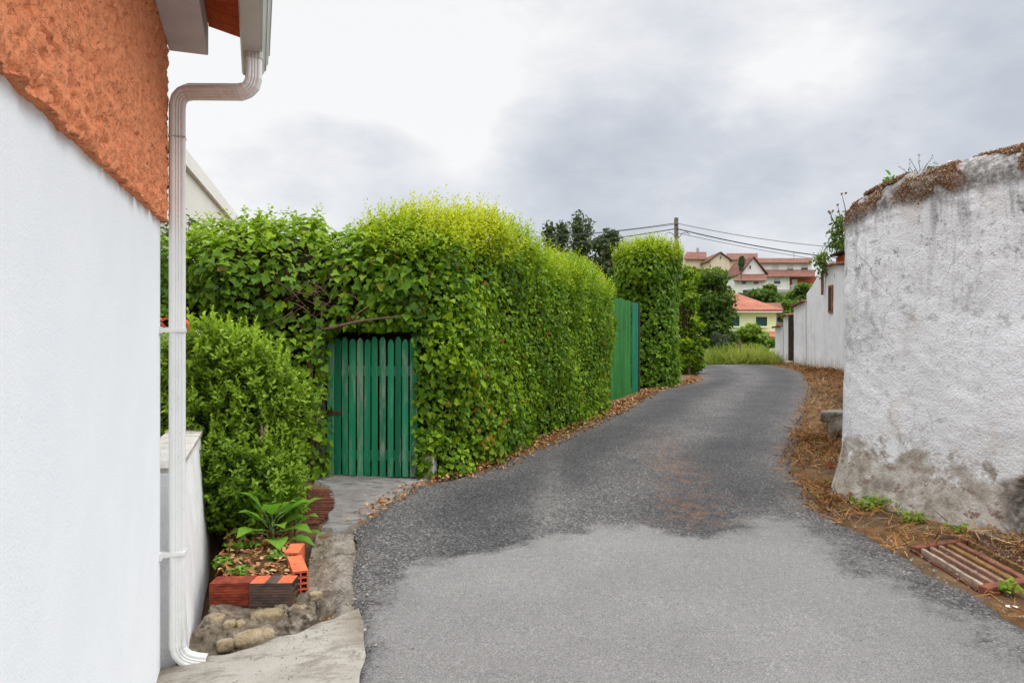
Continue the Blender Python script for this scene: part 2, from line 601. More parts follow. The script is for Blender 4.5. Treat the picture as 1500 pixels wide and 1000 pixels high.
POLEM = simple("weathered_pole", (.19, .16, .13), .9, .15, .35, 9)
CABLE = simple("cable", (.05, .05, .055), .6, .3, .1, 4)
ROOFR = mk_roof("red_tiles", [(.28, .09, .058), (.39, .145, .092), (.47, .21, .145)], 1.35)
ROOFB = mk_roof("brown_tiles", [(.14, .062, .045), (.20, .09, .064), (.27, .14, .105)], 1.0)
TILE = mk_brick("ridge_clay", [(.30, .055, .02), (.50, .105, .035), (.62, .19, .085)])
TILEO = mk_brick("old_clay", [(.14, .055, .03), (.26, .11, .065), (.36, .22, .15)])
CREAM = simple("cream_wall", (.72, .60, .44), .85, .2, .05, 1)
WWALL = simple("house_white", (.78, .76, .72), .85, .2, .04, 1)
MINT = simple("pale_green_wall", (.74, .80, .47), .85, .2, .05, 1)
RECESS = simple("rust_red_wall", (.36, .10, .05), .85, .2, .1, 2)
SHUT = simple("dark_green_shutter", (.008, .05, .045), .5, .4, .1, 4)
BLIND = simple("pale_blind", (.52, .51, .49), .6, .3, .08, 4)
GLASS = simple("window_glass", (.035, .04, .045), .12, .6, .2, 3)
GREYB = simple("grey_plinth", (.40, .38, .35), .9, .2, .15, 2)
NEIGH = simple("neighbour_wall", (.74, .72, .66), .85, .2, .05, 1.2, .2, 50)
NEIGHT = simple("neighbour_fascia", (.78, .76, .72), .8, .2, .05, 1.2)

L_IVY = leaf_mat("ivy_leaf", [(.035, .085, .008), (.08, .17, .010), (.14, .27, .014), (.24, .39, .022)], (.34, .47, .02))
L_HEDGE = leaf_mat("hedge_leaf", [(.045, .105, .009), (.10, .20, .011), (.17, .31, .015), (.29, .44, .022)], (.52, .55, .02), (.34, .15, .02))
L_SHRUB = leaf_mat("shrub_leaf", [(.04, .095, .010), (.085, .165, .013), (.15, .26, .018), (.26, .40, .035)], (.34, .49, .045))
L_DARK = leaf_mat("dark_tree_leaf", [(.025, .055, .012), (.05, .10, .018), (.09, .16, .022), (.15, .24, .03)], (.24, .34, .035))
L_FAR = leaf_mat("far_tree_leaf", [(.045, .068, .032), (.08, .112, .048), (.125, .165, .066), (.19, .23, .095)], (.2, .26, .09), trans=.25)
L_BRIGHT = leaf_mat("bright_bush_leaf", [(.05, .11, .012), (.10, .19, .018), (.17, .28, .025), (.26, .38, .04)], (.34, .45, .05))
L_BROAD = leaf_mat("broad_leaf", [(.07, .18, .02), (.12, .28, .03), (.19, .38, .045)], (.26, .45, .06), rough=.35)
L_DEAD = leaf_mat("fallen_leaf", [(.16, .06, .022), (.28, .12, .045), (.42, .22, .09), (.50, .34, .17)], (.5, .3, .1), trans=.05, rough=.8, spec=.1)
L_STRAW = leaf_mat("straw", [(.12, .05, .02), (.30, .13, .04), (.42, .21, .07), (.56, .40, .20)], (.35, .33, .08), trans=.05, rough=.8, spec=.1)
L_GRASS = leaf_mat("meadow_grass", [(.12, .18, .03), (.22, .30, .05), (.36, .40, .09), (.50, .46, .18)], (.3, .35, .1), (.42, .36, .18))
L_SEDUM = leaf_mat("sedum", [(.13, .055, .035), (.27, .095, .052), (.36, .165, .08), (.42, .33, .21), (.22, .20, .12)], (.3, .2, .05), trans=.1, rough=.7, spec=.15)

# ------------------------------------------------------------------ leaves
T_IVY = (np.array([(0, 0, 0), (-.30, -.13, .05), (-.50, .20, .10), (-.27, .48, .07), (0, .88, -.06), (.27, .48, .07), (.50, .20, .10), (.30, -.13, .05), (0, .33, -.02)], float),
         [(0, 8, 2, 1), (8, 4, 3, 2), (0, 7, 6, 8), (8, 6, 5, 4)])
T_OVAL = (np.array([(0, 0, 0), (-.22, .28, .06), (-.21, .66, .06), (0, 1, -.07), (.21, .66, .06), (.22, .28, .06)], float),
          [(0, 3, 2, 1), (0, 5, 4, 3)])
T_LANCE = (np.array([(0, 0, 0), (-.17, .42, .05), (0, 1, -.05), (.17, .42, .05)], float), [(0, 2, 1), (0, 3, 2)])
T_BLADE = (np.array([(-.03, 0, 0), (.03, 0, 0), (.022, .55, .03), (-.022, .55, .03), (0, 1, .16)], float), [(0, 1, 2, 3), (3, 2, 4)])
T_CLUMP = (np.array([(0, 0, 0), (-.3, .2, .1), (-.42, .55, .0), (-.1, .6, .12), (-.15, 1, -.05), (.1, .7, .05), (.36, .8, .0), (.3, .35, .12)], float),
           [(0, 3, 2, 1), (0, 5, 4, 3), (0, 7, 6, 5)])
T_BIG = (np.array([(0, 0, 0), (-.15, .12, .03), (-.34, .38, .08), (-.28, .68, .02), (0, 1, -.26), (.28, .68, .02), (.34, .38, .08), (.15, .12, .03), (0, .4, .0), (0, .68, -.03)], float),
         [(0, 8, 2, 1), (8, 9, 3, 2), (9, 4, 3), (0, 7, 6, 8), (8, 6, 5, 9), (9, 5, 4)])


def norm(v):
    return v / np.maximum(np.linalg.norm(v, axis=-1, keepdims=True), 1e-9)


def leaves(name, P, N, T, size, template, mat, parent=None, young=None, rnd=None, smooth=False):
    """P base points, N leaf normals, T tip directions, all (n,3)"""
    tv, tf = template
    n = len(P)
    N = norm(N)
    T = norm(T - N * (T * N).sum(1, keepdims=True))
    X = np.cross(T, N)
    size = np.broadcast_to(np.asarray(size, float), (n,))
    k = len(tv)
    V = (P[:, None, :] + size[:, None, None] * (X[:, None, :] * tv[None, :, 0:1] + T[:, None, :] * tv[None, :, 1:2] + N[:, None, :] * tv[None, :, 2:3])).reshape(-1, 3)
    L1 = np.concatenate([np.array(f) for f in tf])
    cnt = np.array([len(f) for f in tf])
    L = (np.arange(n)[:, None] * k + L1[None, :]).ravel()
    tot = np.tile(cnt, n)
    st = np.concatenate([[0], np.cumsum(tot)[:-1]])
    if rnd is None: rnd = RNG.random(n)
    if young is None: young = np.zeros(n)
    return fast_mesh(name, V, L, st, tot, mat, parent, {"rnd": np.repeat(rnd, k), "young": np.repeat(np.clip(young, 0, 1), k)}, smooth)


_WK = RNG.normal(size=(10, 3))
_WP = RNG.random(10) * 6.283


def lump(P, freq):
    """smooth pseudo-noise, about -1..1"""
    s = np.zeros(len(P))
    for i in range(10):
        f = freq * (1 + .18 * i)
        s += np.sin(P @ (_WK[i] * f) + _WP[i]) / (1 + .12 * i)
    return s / 3.2


# ---- signed distances
def sd_ell(P, c, r):
    q = (P - np.array(c)) / np.array(r)
    l = np.linalg.norm(q, axis=1)
    return (l - 1) * min(r)


def sd_box(P, lo, hi, rad=.1):
    lo, hi = np.array(lo), np.array(hi)
    c, h = (lo + hi) / 2, (hi - lo) / 2 - rad
    q = np.abs(P - c) - h
    return np.linalg.norm(np.maximum(q, 0), axis=1) + np.minimum(q.max(1), 0) - rad


def sd_path(P, pts, half, top, rad):
    d = np.full(len(P), 1e9)
    for a, b in zip(pts, pts[1:]):
        a, b = np.array(a), np.array(b)
        ab = b - a
        t = np.clip(((P[:, :2] - a) @ ab) / (ab @ ab), 0, 1)
        d = np.minimum(d, np.linalg.norm(P[:, :2] - a - t[:, None] * ab, axis=1))
    zt = top(P) if callable(top) else top
    q = np.stack([d - half + rad, P[:, 2] - zt + rad], 1)
    return np.linalg.norm(np.maximum(q, 0), axis=1) + np.minimum(q.max(1), 0) - rad


def shell(sd, lo, hi, count, inner=.16, outer=.04, keep=None):
    """points near the surface of a body, with outward normals"""
    lo, hi = np.array(lo, float), np.array(hi, float)
    out, got = [], 0
    for _ in range(400):
        P = lo + RNG.random((60000, 3)) * (hi - lo)
        d = sd(P)
        m = (d < outer) & (d > -inner)
        P, d = P[m], d[m]
        w = 1 - np.clip(-d / inner, 0, 1) * .55
        m = RNG.random(len(P)) < w
        P = P[m]
        if keep is not None and len(P):
            P = P[keep(P)]
        out.append(P)
        got += len(P)
        if got >= count: break
    P = np.concatenate(out)[:count]
    e = .03
    N = np.stack([sd(P + np.eye(3)[i] * e) - sd(P - np.eye(3)[i] * e) for i in range(3)], 1)
    return P, norm(N), sd(P)


def outward_leaves(name, P, N, size, template, mat, parent, up=.35, jit=.6, droop=.8, young=None, rnd=None, sj=.3):
    n = len(P)
    R = RNG.normal(size=(n, 3))
    Nn = norm(N + np.array([0, 0, up]) + R * jit)
    T = np.array([0, 0, -droop]) + RNG.normal(size=(n, 3)) * .7 + N * .4
    s = size * (1 + sj * RNG.normal(size=n)).clip(.45, 1.7)
    return leaves(name, P, Nn, T, s, template, mat, parent, young, rnd)


def shoots(roots, dirs, length, per, spread=.9, tilt=.55):
    """leaf positions along upright shoots -> P, N, T"""
    n = len(roots)
    t = (np.arange(per) + .5) / per
    P = roots[:, None, :] + dirs[:, None, :] * (length[:, None] * t[None, :])[:, :, None]
    ang = np.arange(per)[None, :] * 2.4 + RNG.random((n, 1)) * 6.28
    a = norm(np.cross(dirs, np.array([.3, .7, .2]) + RNG.normal(size=(n, 3)) * .2))
    b = np.cross(dirs, a)
    rad = a[:, None, :] * np.cos(ang)[:, :, None] + b[:, None, :] * np.sin(ang)[:, :, None]
    T = rad * spread + dirs[:, None, :] * tilt
    N = dirs[:, None, :] * spread - rad * tilt + RNG.normal(size=rad.shape) * .25
    return P.reshape(-1, 3), N.reshape(-1, 3), T.reshape(-1, 3), np.tile(t, n)


def core_path(pts, half, top, base, parent, name="branches"):
    """the dense twiggy inside of a hedge"""
    mb = MB()
    pts = [Vector((*p, 0)) for p in pts]
    n = 10
    dense = []
    for a, b in zip(pts, pts[1:]):
        for k in range(n):
            dense.append(a.lerp(b, k / n))
    dense.append(pts[-1])
    d0 = (dense[1] - dense[0]).normalized()
    d1 = (dense[-1] - dense[-2]).normalized()
    dense = [dense[0] - d0 * half] + dense + [dense[-1] + d1 * half]
    prof = [(-1, 0), (-1, .35), (-1, .7), (-.9, .93), (-.4, 1), (.4, 1), (.9, .93), (1, .7), (1, .35), (1, 0)]
    rows = []
    for i, p in enumerate(dense):
        a, b = dense[max(i - 1, 0)], dense[min(i + 1, len(dense) - 1)]
        t = (b - a).normalized()
        nn = Vector((-t.y, t.x, 0))
        zt = top(np.array([[p.x, p.y, 0]]))[0] if callable(top) else top
        h = half * (.55 if i in (0, len(dense) - 1) else 1)
        zb = base(p.y) if callable(base) else base
        row = []
        for (u, v) in prof:
            q = p + nn * (u * h)
            q.z = zb + (zt - zb) * v
            w = mn.noise_vector(q * 2.2) * .10
            row.append(q + w)
        rows.append(row)
    mb.grid(rows)
    m = len(prof)
    mb.f.append(tuple(range(m)))
    mb.f.append(tuple((len(rows) - 1) * m + k for k in range(m - 1, -1, -1)))
    return mb.build(name, CORE, parent, smooth=True)


def core_ells(name, ells, parent, shrink=.78, mat=None):
    bm = bmesh.new()
    for (c, r) in ells:
        res = bmesh.ops.create_icosphere(bm, subdivisions=3, radius=1)
        for v in res["verts"]:
            p = Vector((v.co.x * r[0], v.co.y * r[1], v.co.z * r[2])) * shrink
            q = p + Vector(c)
            v.co = q + mn.noise_vector(q * 2.5) * .14 * min(r)
    me = bpy.data.meshes.new(name)
    bm.to_mesh(me)
    bm.free()
    me["world"] = 1
    o = link(name, me, parent)
    me.materials.append(mat or CORE)
    return o


def trunk_mesh(base, top, r0, r1, limbs, parent, name="trunk", mat=None, bend=.15):
    mb = MB()
    base, top = Vector(base), Vector(top)
    pts = []
    for k in range(7):
        t = k / 6
        p = base.lerp(top, t)
        p += Vector((math.sin(t * 3 + base.x), math.cos(t * 2.3 + base.y), 0)) * bend * t
        pts.append(p)
    mb.tube(pts, [r0 + (r1 - r0) * k / 6 for k in range(7)], 8)
    for (t, d, l, r) in limbs:
        i = min(int(t * 6), 5)
        p = pts[i].lerp(pts[i + 1], t * 6 - i)
        d = Vector(d).normalized()
        q1 = p + d * l * .5 + Vector((0, 0, .08 * l))
        q2 = p + d * l + Vector((0, 0, .25 * l))
        mb.tube([p, q1, q2], [r, r * .7, r * .3], 6)
    return mb.build(name, mat or BARK, parent, smooth=True)


# ================================================================== SETTING: terrain, road, concrete
def Xwall(y):
    """inner foot of the walls on the right of the lane"""
    T = [(-8, 8.9), (3.6, 4.3), (5.1, 3.64), (6.1, 3.2), (6.45, 3.06), (6.8, 3.25), (8.3, 4.05), (10.2, 5.05), (15.5, 7.65), (21.9, 10.3), (27, 11.1), (30, 11.05), (40, 20)]
    return lut(y, T, 1)


def terrain():
    xs = sorted(set([-900, -500, -250, -120, -70, -45, -30, -20, -14, -10] + [round(-8 + .2 * i, 3) for i in range(116)] + [round(2.70 + .04 * i, 3) for i in range(20)] +
                    [16 + 1.2 * i for i in range(30)] + [60, 75, 95, 130, 200, 350, 600, 900]))
    ys = sorted(set([-60, -30, -15, -8] + [round(-6 + .2 * i, 3) for i in range(200)] + [round(4.22 + .04 * i, 3) for i in range(26)] + [35 + 2 * i for i in range(60)] +
                    [165, 190, 230, 300, 450, 700, 1100]))
    P, mead = [], []
    for y in ys:
        row = []
        gy = g(y)
        xl, xr, xw = lut(y, ROAD, 1), lut(y, ROAD, 2), Xwall(y)
        for x in xs:
            z = gy
            if y < 42:
                if x < xl - .05:
                    k = min(1, (xl - x) / .5)
                    z += (-.30 * k if y < 5.4 else -.03 + .02 * k)
                elif x > xr:
                    k = min(1, (x - xr) / max(.3, xw - xr))
                    z += -.015 + .06 * k
                else:
                    z -= .06
                if x > 0: z -= dip(x, y)
                if x > xr or x < xl: z += .02 * mn.noise(Vector((x * 1.7, y * 1.7, 0)))
            if y > 60:
                z += 2.0 * mn.noise(Vector((x * .02, y * .02, 3))) - .012 * max(0, -x) * min(1, (y - 60) / 60)
            row.append((x, y, z))
            mm = min(1, max(0, (y - 27.5) / 2.5))
            if x < xl - 1.2: mm = max(mm, .0)
            mead.append(mm)
        P.append(row)
    mb = MB().grid(P)
    o = mb.build("ground", TERR, smooth=True, attrs={"meadow": mead})
    tag(o, kind="structure")


terrain()

WORN = [(-6, -.3), (-3.4, -.45), (3.4, -.72), (4.15, -.80), (4.6, -.66), (4.9, -.23), (5.1, .146), (5.43, .62), (5.47, .99), (5.2, 1.3), (5.3, 1.62), (5.8, 1.99), (5.65, 2.22), (5.2, 2.25), (4.6, 2.30), (3.9, 2.42), (2.5, 2.6), (-6, 2.8)]


def poly_sd(x, y, poly):
    """signed distance, positive inside; poly of (y,x)"""
    d = 1e9
    ins = False
    n = len(poly)
    for i in range(n):
        ay, ax = poly[i]
        by, bx = poly[(i + 1) % n]
        ex, ey = bx - ax, by - ay
        t = max(0, min(1, ((x - ax) * ex + (y - ay) * ey) / (ex * ex + ey * ey + 1e-12)))
        d = min(d, math.hypot(x - ax - t * ex, y - ay - t * ey))
        if (ay > y) != (by > y) and x < ax + (y - ay) / (by - ay) * ex:
            ins = not ins
    return d if ins else -d


def road():
    ys = [-8 + 1 * i for i in range(10)] + [2 + .05 * i for i in range(160)] + [10 + .15 * i for i in range(140)] + [31 + .6 * i for i in range(16)]
    C = 110
    P, worn, dust, track, lane = [], [], [], [], []
    for y in ys:
        xl = lut(y, ROAD, 1) + .05 * mn.noise(Vector((0, y * 3, 0))) + .025 * mn.noise(Vector((3, y * 11, 0)))
        xr = lut(y, ROAD, 2) + .08 * mn.noise(Vector((7, y * 2, 0))) + .03 * mn.noise(Vector((3, y * 9, 2)))
        row = []
        for c in range(C + 1):
            u = c / C
            x = xl + (xr - xl) * u
            edge = min(u, 1 - u) * (xr - xl)
            z = g(y) + .006 + .025 * math.sin(math.pi * u) + .006 * mn.noise(Vector((x * 1.3, y * 1.3, 1))) - .035 * max(0, 1 - edge / .10) ** 2
            row.append((x, y, z))
            sd = poly_sd(x, y, WORN) if y < 7 else -9
            worn.append(min(1, max(0, .5 + sd / (.7 + .5 * max(0, min(1, x - 1.2))))))
            lane.append(.5 + .5 * math.cos((u - .5) * 4 * math.pi))
            du = math.exp(-((x - (1.55 + .12 * (y - 6))) / .32) ** 2) * min(1, max(0, (y - 5.2) / .6)) * max(0, 1 - max(0, y - 8) / 3) * .95
            du = max(du, .8 * max(0, 1 - (xr - x) / .45) * min(1, max(0, (y - 5.5) / 1)))
            du = max(du, .7 * max(0, 1 - (x - xl) / .3) * min(1, max(0, (y - 7) / 1)))
            dust.append(du)
            track.append(math.exp(-((x - (.25 + .09 * (y - 5.5))) / .13) ** 2) * min(1, max(0, (y - 4.8) / .6)) * max(0, 1 - max(0, y - 7.5) / 2))
        P.append(row)
    o = MB().grid(P).build("road", ASPH, smooth=True, attrs={"worn": worn, "dust": dust, "track": track, "lane": lane})
    tag(o, kind="structure")


road()

# ---- house frame: s along the wall (0 = far corner, negative towards the viewer), n outwards
HC = Vector((-1.711, 3.5, 0))
DH = Vector((-.336, .942, 0)).normalized()
NH = Vector((.942, .336, 0)).normalized()


def H(s, n, z):
    return HC + DH * s + NH * n + Vector((0, 0, z))


def sheet(name, L, R, ys, zf, C, mat, dirtf, skirt=.12, kind="structure", bow=None):
    """L(y), R(y) edges; zf(x,y,u)"""
    P, dirt = [], []
    rows = []
    for y in ys:
        rows.append([(L(y) + (R(y) - L(y)) * c / C, y) for c in range(C + 1)])
    for i, row in enumerate(rows):
        out = []
        for c, (x, y) in enumerate(row):
            if bow: y = bow(x, y, c / C)
            z = zf(x, y, c / C)
            if i in (0, len(rows) - 1) or c in (0, C): z -= skirt
            out.append((x, y, z))
            dirt.append(min(1, max(0, dirtf(x, y, c / C))))
        P.append(out)
    o = MB().grid(P).build(name, mat, smooth=True, attrs={"dirt": dirt})
    return tag(o, kind=kind)


def ramp_sheet():
    UF = [(0, 3.52), (.3, 3.60), (.5, 3.72), (.8, 3.88), (1, 4.02)]
    R_, C = 150, 46
    P, dirt = [], []
    for r in range(R_ + 1):
        v = r / R_
        row = []
        for c in range(C + 1):
            u = c / C
            yf = lut(u, UF, 1) + .03 * mn.noise(Vector((u * 9, 0, 4)))
            y = -6 + (yf + 6) * (1 - (1 - v) ** 1.6)
            xh = -1.677 + .357 * (3.5 - y) if y < 3.5 else -1.62
            xr = lut(y, ROAD, 1) + .03 + .05 * mn.noise(Vector((0, y * 3, 0)))
            x = xh - .05 + (xr - xh + .05) * u
            z = g(y) - .09 + .087 * min(1, u * 1.15) + .008 * mn.noise(Vector((x * 4, y * 4, 0))) + .012 * mn.noise(Vector((x * 1.2, y * 1.2, 5)))
            if r == R_: z -= .14
            row.append((x, y, z))
            dd = max(0, .9 - u * 4) * min(1, max(0, (y - 2.6))) * .8 + (max(0, u - .78) * 4 * min(1, max(0, (y - 3.55) * 6))) * .8
            dirt.append(min(1, dd + .15 * max(0, mn.noise(Vector((x * 5, y * 5, 9))))))
        P.append(row)
    tag(MB().grid(P).build("pavement", CONC, smooth=True, attrs={"dirt": dirt}), kind="structure")


ramp_sheet()

AP = [(5.44, -1.45, -1.26), (5.8, -1.50, -1.17), (6.1, -1.53, -1.10), (6.87, -1.80, -.92), (7.14, -2.0, -.80), (7.6, -2.05, -.80)]
sheet("path", lambda y: lut(y, AP, 1) + .03 * mn.noise(Vector((1, y * 5, 0))), lambda y: lut(y, AP, 2), [5.44 + .04 * i for i in range(55)],
      lambda x, y, u: g(y) + .022 + .012 * mn.noise(Vector((x * 3, y * 3, 0))) + .006 * mn.noise(Vector((x * 11, y * 11, 0))), 26, CONC2,
      lambda x, y, u: max(0, 1 - (1 - u) * 9) * .8 + max(0, (y - 7.2) * 3) + max(0, .5 - u * 5))

# broken concrete lip between the brick edging and the asphalt
LP = [(3.84, -1.12, -.84), (4.2, -1.17, -.92), (4.5, -1.30, -1.0), (5.0, -1.42, -1.08), (5.5, -1.5, -1.22)]


def lipz(x, y, u):
    z = g(y) - .015 - .12 * (1 - u) ** 1.0 * max(0, min(1, 1 - (y - 3.9) / 1.5)) - .5 * max(0, 4.0 - y)
    z += .03 * math.exp(-((u - .72) / .16) ** 2) * min(1, max(0, (5.4 - y)))
    z += .03 * mn.noise(Vector((x * 6, y * 6, 0))) + .022 * mn.noise(Vector((x * 15, y * 15, 3))) + .010 * mn.noise(Vector((x * 37, y * 37, 3)))
    return z


sheet("kerb", lambda y: lut(y, LP, 1), lambda y: lut(y, LP, 2), [3.84 + .0125 * i for i in range(134)], lipz, 44, LIPC,
      lambda x, y, u: max(0, 1 - abs(u - .25) * 2.2) * .9 + max(0, u - .85) * 4 + .3 * mn.noise(Vector((x * 8, y * 8, 2))), .1)

# soil bed
BD = [(4.03, -1.62, -1.20), (4.5, -1.8, -1.36), (5.0, -2.0, -1.50), (5.4, -2.12, -1.62), (5.8, -2.25, -1.80), (6.2, -2.45, -1.95), (7.5, -2.9, -2.15)]
sheet("soil", lambda y: lut(y, BD, 1), lambda y: lut(y, BD, 2), [4.03 + .035 * i for i in range(100)],
      lambda x, y, u: .205 + .02 * (y - 4) + .03 * mn.noise(Vector((x * 5, y * 5, 0))) + .015 * mn.noise(Vector((x * 18, y * 18, 0))) - .05 * max(0, u - .85) * 6 - min(1, max(0, (y - 4.9) / .5)) * max(0, (.2 + .02 * (y - 4)) - g(y) - .01) * u ** 1.5, 30, SOIL,
      lambda x, y, u: 0, .1)

# ================================================================== HOUSE AT LEFT
house = thing("rendered_house", "near house corner with orange roughcast over smooth white plaster, white downpipe and gutter", "house", H(0, 0, 0))


def stucco():
    ss = [-5 + .3 * i for i in range(8)] + [-2.75 + .0095 * i for i in range(289)] + [0]
    us = [("f", s) for s in ss] + [("c", .01), ("c", .02), ("e", .03), ("e", .06), ("e", .12), ("e", .2), ("e", .4), ("e", 1), ("e", 3)]
    zs = [0, 0, .004] + [.009 + .0095 * i for i in range(135)] + [1.4]
    P = []
    for kind, a in us:
        col = []
        for j, dz in enumerate(zs):
            s = a if kind == "f" else 0
            zb = 2.183 + .042 * s
            z = zb + dz
            if kind == "f":
                base, nrm = H(s, .028, z), NH
                rnd = max(0, 1 - (-s) / .03) if s > -.03 else 0
                base = base - NH * .02 * rnd ** 2
                if j == 0: base = H(s, -.03, z)
            elif kind == "c":
                base, nrm = H(.0 + a * .6, .028 - a, z), (NH + DH).normalized()
                if j == 0: base = H(-.05, -.03, z)
            else:
                base, nrm = H(.012, .028 - a, z), DH
                if j == 0: base = H(-.05, .02 - a, z)
            # coarse trowelled lumps
            q = base * 1.0
            if j:
                d = .006 * mn.noise(q * 12) + .003 * mn.noise(q * 70)
                v = mn.voronoi(q * 27 + mn.noise_vector(q * 20) * .35)[0][0]
                d += .011 * max(0, 1 - v * v * 2.2)
                v = mn.voronoi(q * 52)[0][0]
                d += .007 * max(0, 1 - v * v * 2.2)
                pit = mn.noise(q * 33 + Vector((9, 2, 4)))
                if pit < -.25: d -= .016 * min(1, (-.25 - pit) * 5)
                d -= .008
                edge = max(0, 1 - dz / .05)
                d += .012 * edge * mn.noise(q * 11) - .004 * edge
                base = base + nrm * d
                if dz < .02: base = base + Vector((0, 0, .012 * mn.noise(q * 16) + .008 * mn.noise(q * 45)))
                if kind != "f" or s > -.02: base = base + DH * .008 * mn.noise(q * 22)
            # the corner leans out slightly
            base = base + DH * (.06 * max(0, z - 2.15) * max(0, 1 + s / .8 if kind == "f" else 1) * .9)
            col.append(base)
        P.append(col)
    rows = [[P[c][r] for c in range(len(P))] for r in range(len(P[0]))]
    MB().grid(rows).build("upper_wall", ORANGE, house, smooth=True)


stucco()
mb = MB()
loop = [H(-9, -.004, 0), H(-.018, -.004, 0), H(-.006, -.010, 0), H(-.002, -.024, 0), H(-.002, -4, 0), H(-9, -4, 0)]
for z0, z1 in ((-.2, 2.9),):
    rows = [[p + Vector((0, 0, z)) for p in loop] for z in (z0, 1, z1)]
    mb.grid(rows)
mb.build("lower_wall", WHITE, house)
# white concrete cornice, its far end just past the corner
mb = MB().obox(H(-2.45, .118, 3.115), DH * 2.5, NH * .090, Vector((0, 0, .075)))
mb.build("cornice", CORN, house, bevel=.006)
# terracotta soffit boards, sloping down to the gutter
mb = MB()
for k in range(40):
    s1 = .03 - k * .115
    a = H(s1 - .112, .235, 3.190)
    mb.prism([H(s1, .210, 3.180), H(s1 - .111, .210, 3.180), H(s1 - .111, .40, 3.135), H(s1, .40, 3.135)], (0, 0, .018 + .003 * (k % 2)))
mb.build("soffit", SOFF, house)
# gutter: moulded trough
prof = [(.36, 3.14), (.365, 3.0), (.372, 2.987), (.450, 2.985), (.462, 2.99), (.478, 3.02), (.484, 3.022), (.486, 3.045), (.495, 3.06), (.495, 3.10), (.503, 3.105), (.503, 3.125), (.49, 3.125), (.48, 3.06), (.46, 3.02), (.445, 3.0), (.378, 3.0), (.37, 3.14)]
mb = MB()
mb.prism([H(.115, n, z) for n, z in prof], -DH * 5.2)
gut = mb.build("gutter", GUTT, house, bevel=.002)
mb = MB().prism([H(.118, n, z) for n, z in prof[:12]], -DH * .022)
mb.build("end_cap", GUTT, gut)
# roof over it
mb = MB().prism([H(.14, .44, 3.17), H(.14, -3.9, 4.5), H(.14, -3.9, 4.6), H(.14, .46, 3.27)], -DH * 8)
mb.build("roof", ROOFR, house)


def rounded(pts, r, seg=7):
    pts = [Vector(p) for p in pts]
    out, bends = [pts[0]], [0]
    for i in range(1, len(pts) - 1):
        a, p, b = pts[i - 1], pts[i], pts[i + 1]
        u, v = (a - p).normalized(), (b - p).normalized()
        q0, q1 = p + u * r, p + v * r
        for k in range(seg + 1):
            t = k / seg
            out.append(q0 * (1 - t) ** 2 + p * 2 * t * (1 - t) + q1 * t * t)
            bends.append(1 if k % 2 else 0)
    out.append(pts[-1])
    bends.append(0)
    return out, bends


def pipe_profile(w, d):
    out = []
    n = 9
    r = .012
    side = [((-w + r) + (2 * w - 2 * r) * k / (n - 1), d - (.0022 if k in (2, 4, 6) else 0)) for k in range(n)]
    corners = []
    pts = side + [(w - r * .3, d - r * .3)]
    s2 = [(w - (.002 if k in (2, 4) else 0), (d - r) - (2 * d - 2 * r) * k / 6) for k in range(7)]
    pts += s2 + [(w - r * .3, -d + r * .3)]
    pts += [(-x, -y) for x, y in side] + [(-w + r * .3, -d + r * .3)]
    pts += [(-x, -y) for x, y in s2] + [(-w + r * .3, d - r * .3)]
    return pts


pp = pipe_profile(.037, .031)
path, bends = rounded([H(-.20, .425, 2.99), H(-.20, .425, 2.80), H(-.005, .070, 2.825), H(-.005, .070, .045), H(-.02, .20, .015)], .085, 8)
mb = MB().sweep(path, pp, [1.0 + .045 * b for b in bends], cap=False, hint=NH)
pipe = mb.build("downpipe", PVC, house)
mb = MB().sweep([H(-.20, .425, 2.992), H(-.20, .425, 2.955)], pp, 1.1, hint=NH)
mb.build("outlet", GUTT, pipe)
for zz in (1.655, .565):
    mb = MB().obox(H(-.02, .018, zz), DH * .020, NH * .022, Vector((0, 0, .011)))
    mb.obox(H(-.05, .0, zz), DH * .020, NH * .008, Vector((0, 0, .016)))
    mb.obox(H(-.005, .070, zz), DH * .036, NH * .0405, Vector((0, 0, .009)))
    mb.build("clip", PVC, pipe)
for zz in (2.60,):
    MB().obox(H(-.005, .070, zz), DH * .0345, NH * .0395, Vector((0, 0, .003))).build("joint", GUTT, pipe)

# ================================================================== LOW WALL behind the corner
lw = MB()
LWD = Vector((-.357, 1, 0)).normalized()
LWN = Vector((1, .357, 0)).normalized()
rows = []
A0 = Vector((-1.682, 3.60, 0))
secs = [(.055, -.1), (.05, .1), (.03, .5), (0, .925), (-.006, .936), (-.2, .94), (-.21, .93), (-.22, -.1)]
L_ = 3.3
for k in range(67):
    t = k / 66 * L_
    row = []
    for (o, z) in secs:
        q = A0 + LWD * t + LWN * o + Vector((0, 0, z))
        q += LWN * .004 * mn.noise(q * 8) + Vector((0, 0, .006 * mn.noise(q * 9) if z > .8 else 0))
        row.append(q)
    rows.append(row)
lw.grid(rows)
lw.f.append(tuple(range(len(secs)))[::-1])
lw.f.append(tuple(66 * len(secs) + k for k in range(len(secs))))
low_wall = lw.build("garden_wall", simple("low_wall_paint", (.79, .79, .79), .85, .2, .10, 5, .4, 50))
tag(low_wall, "low white garden wall beside the downpipe, overhung by the small-leaved shrub", "wall")
mb = MB()
rows = []
for k in range(40):
    t = .01 + k / 39 * (L_ - .02)
    rows.append([A0 + LWD * t + LWN * o + Vector((0, 0, z + .006 * mn.noise(Vector((t * 9, o * 30, 1)))))
                 for o, z in ((.012, .935), (.012, .962), (-.1, .968), (-.225, .962), (-.225, .935))])
mb.grid(rows)
mb.f.append((4, 3, 2, 1, 0))
mb.build("coping", mk_concrete("mossy_coping", (.46, .43, .38), (.66, .63, .58), (.17, .155, .11), .5), low_wall)

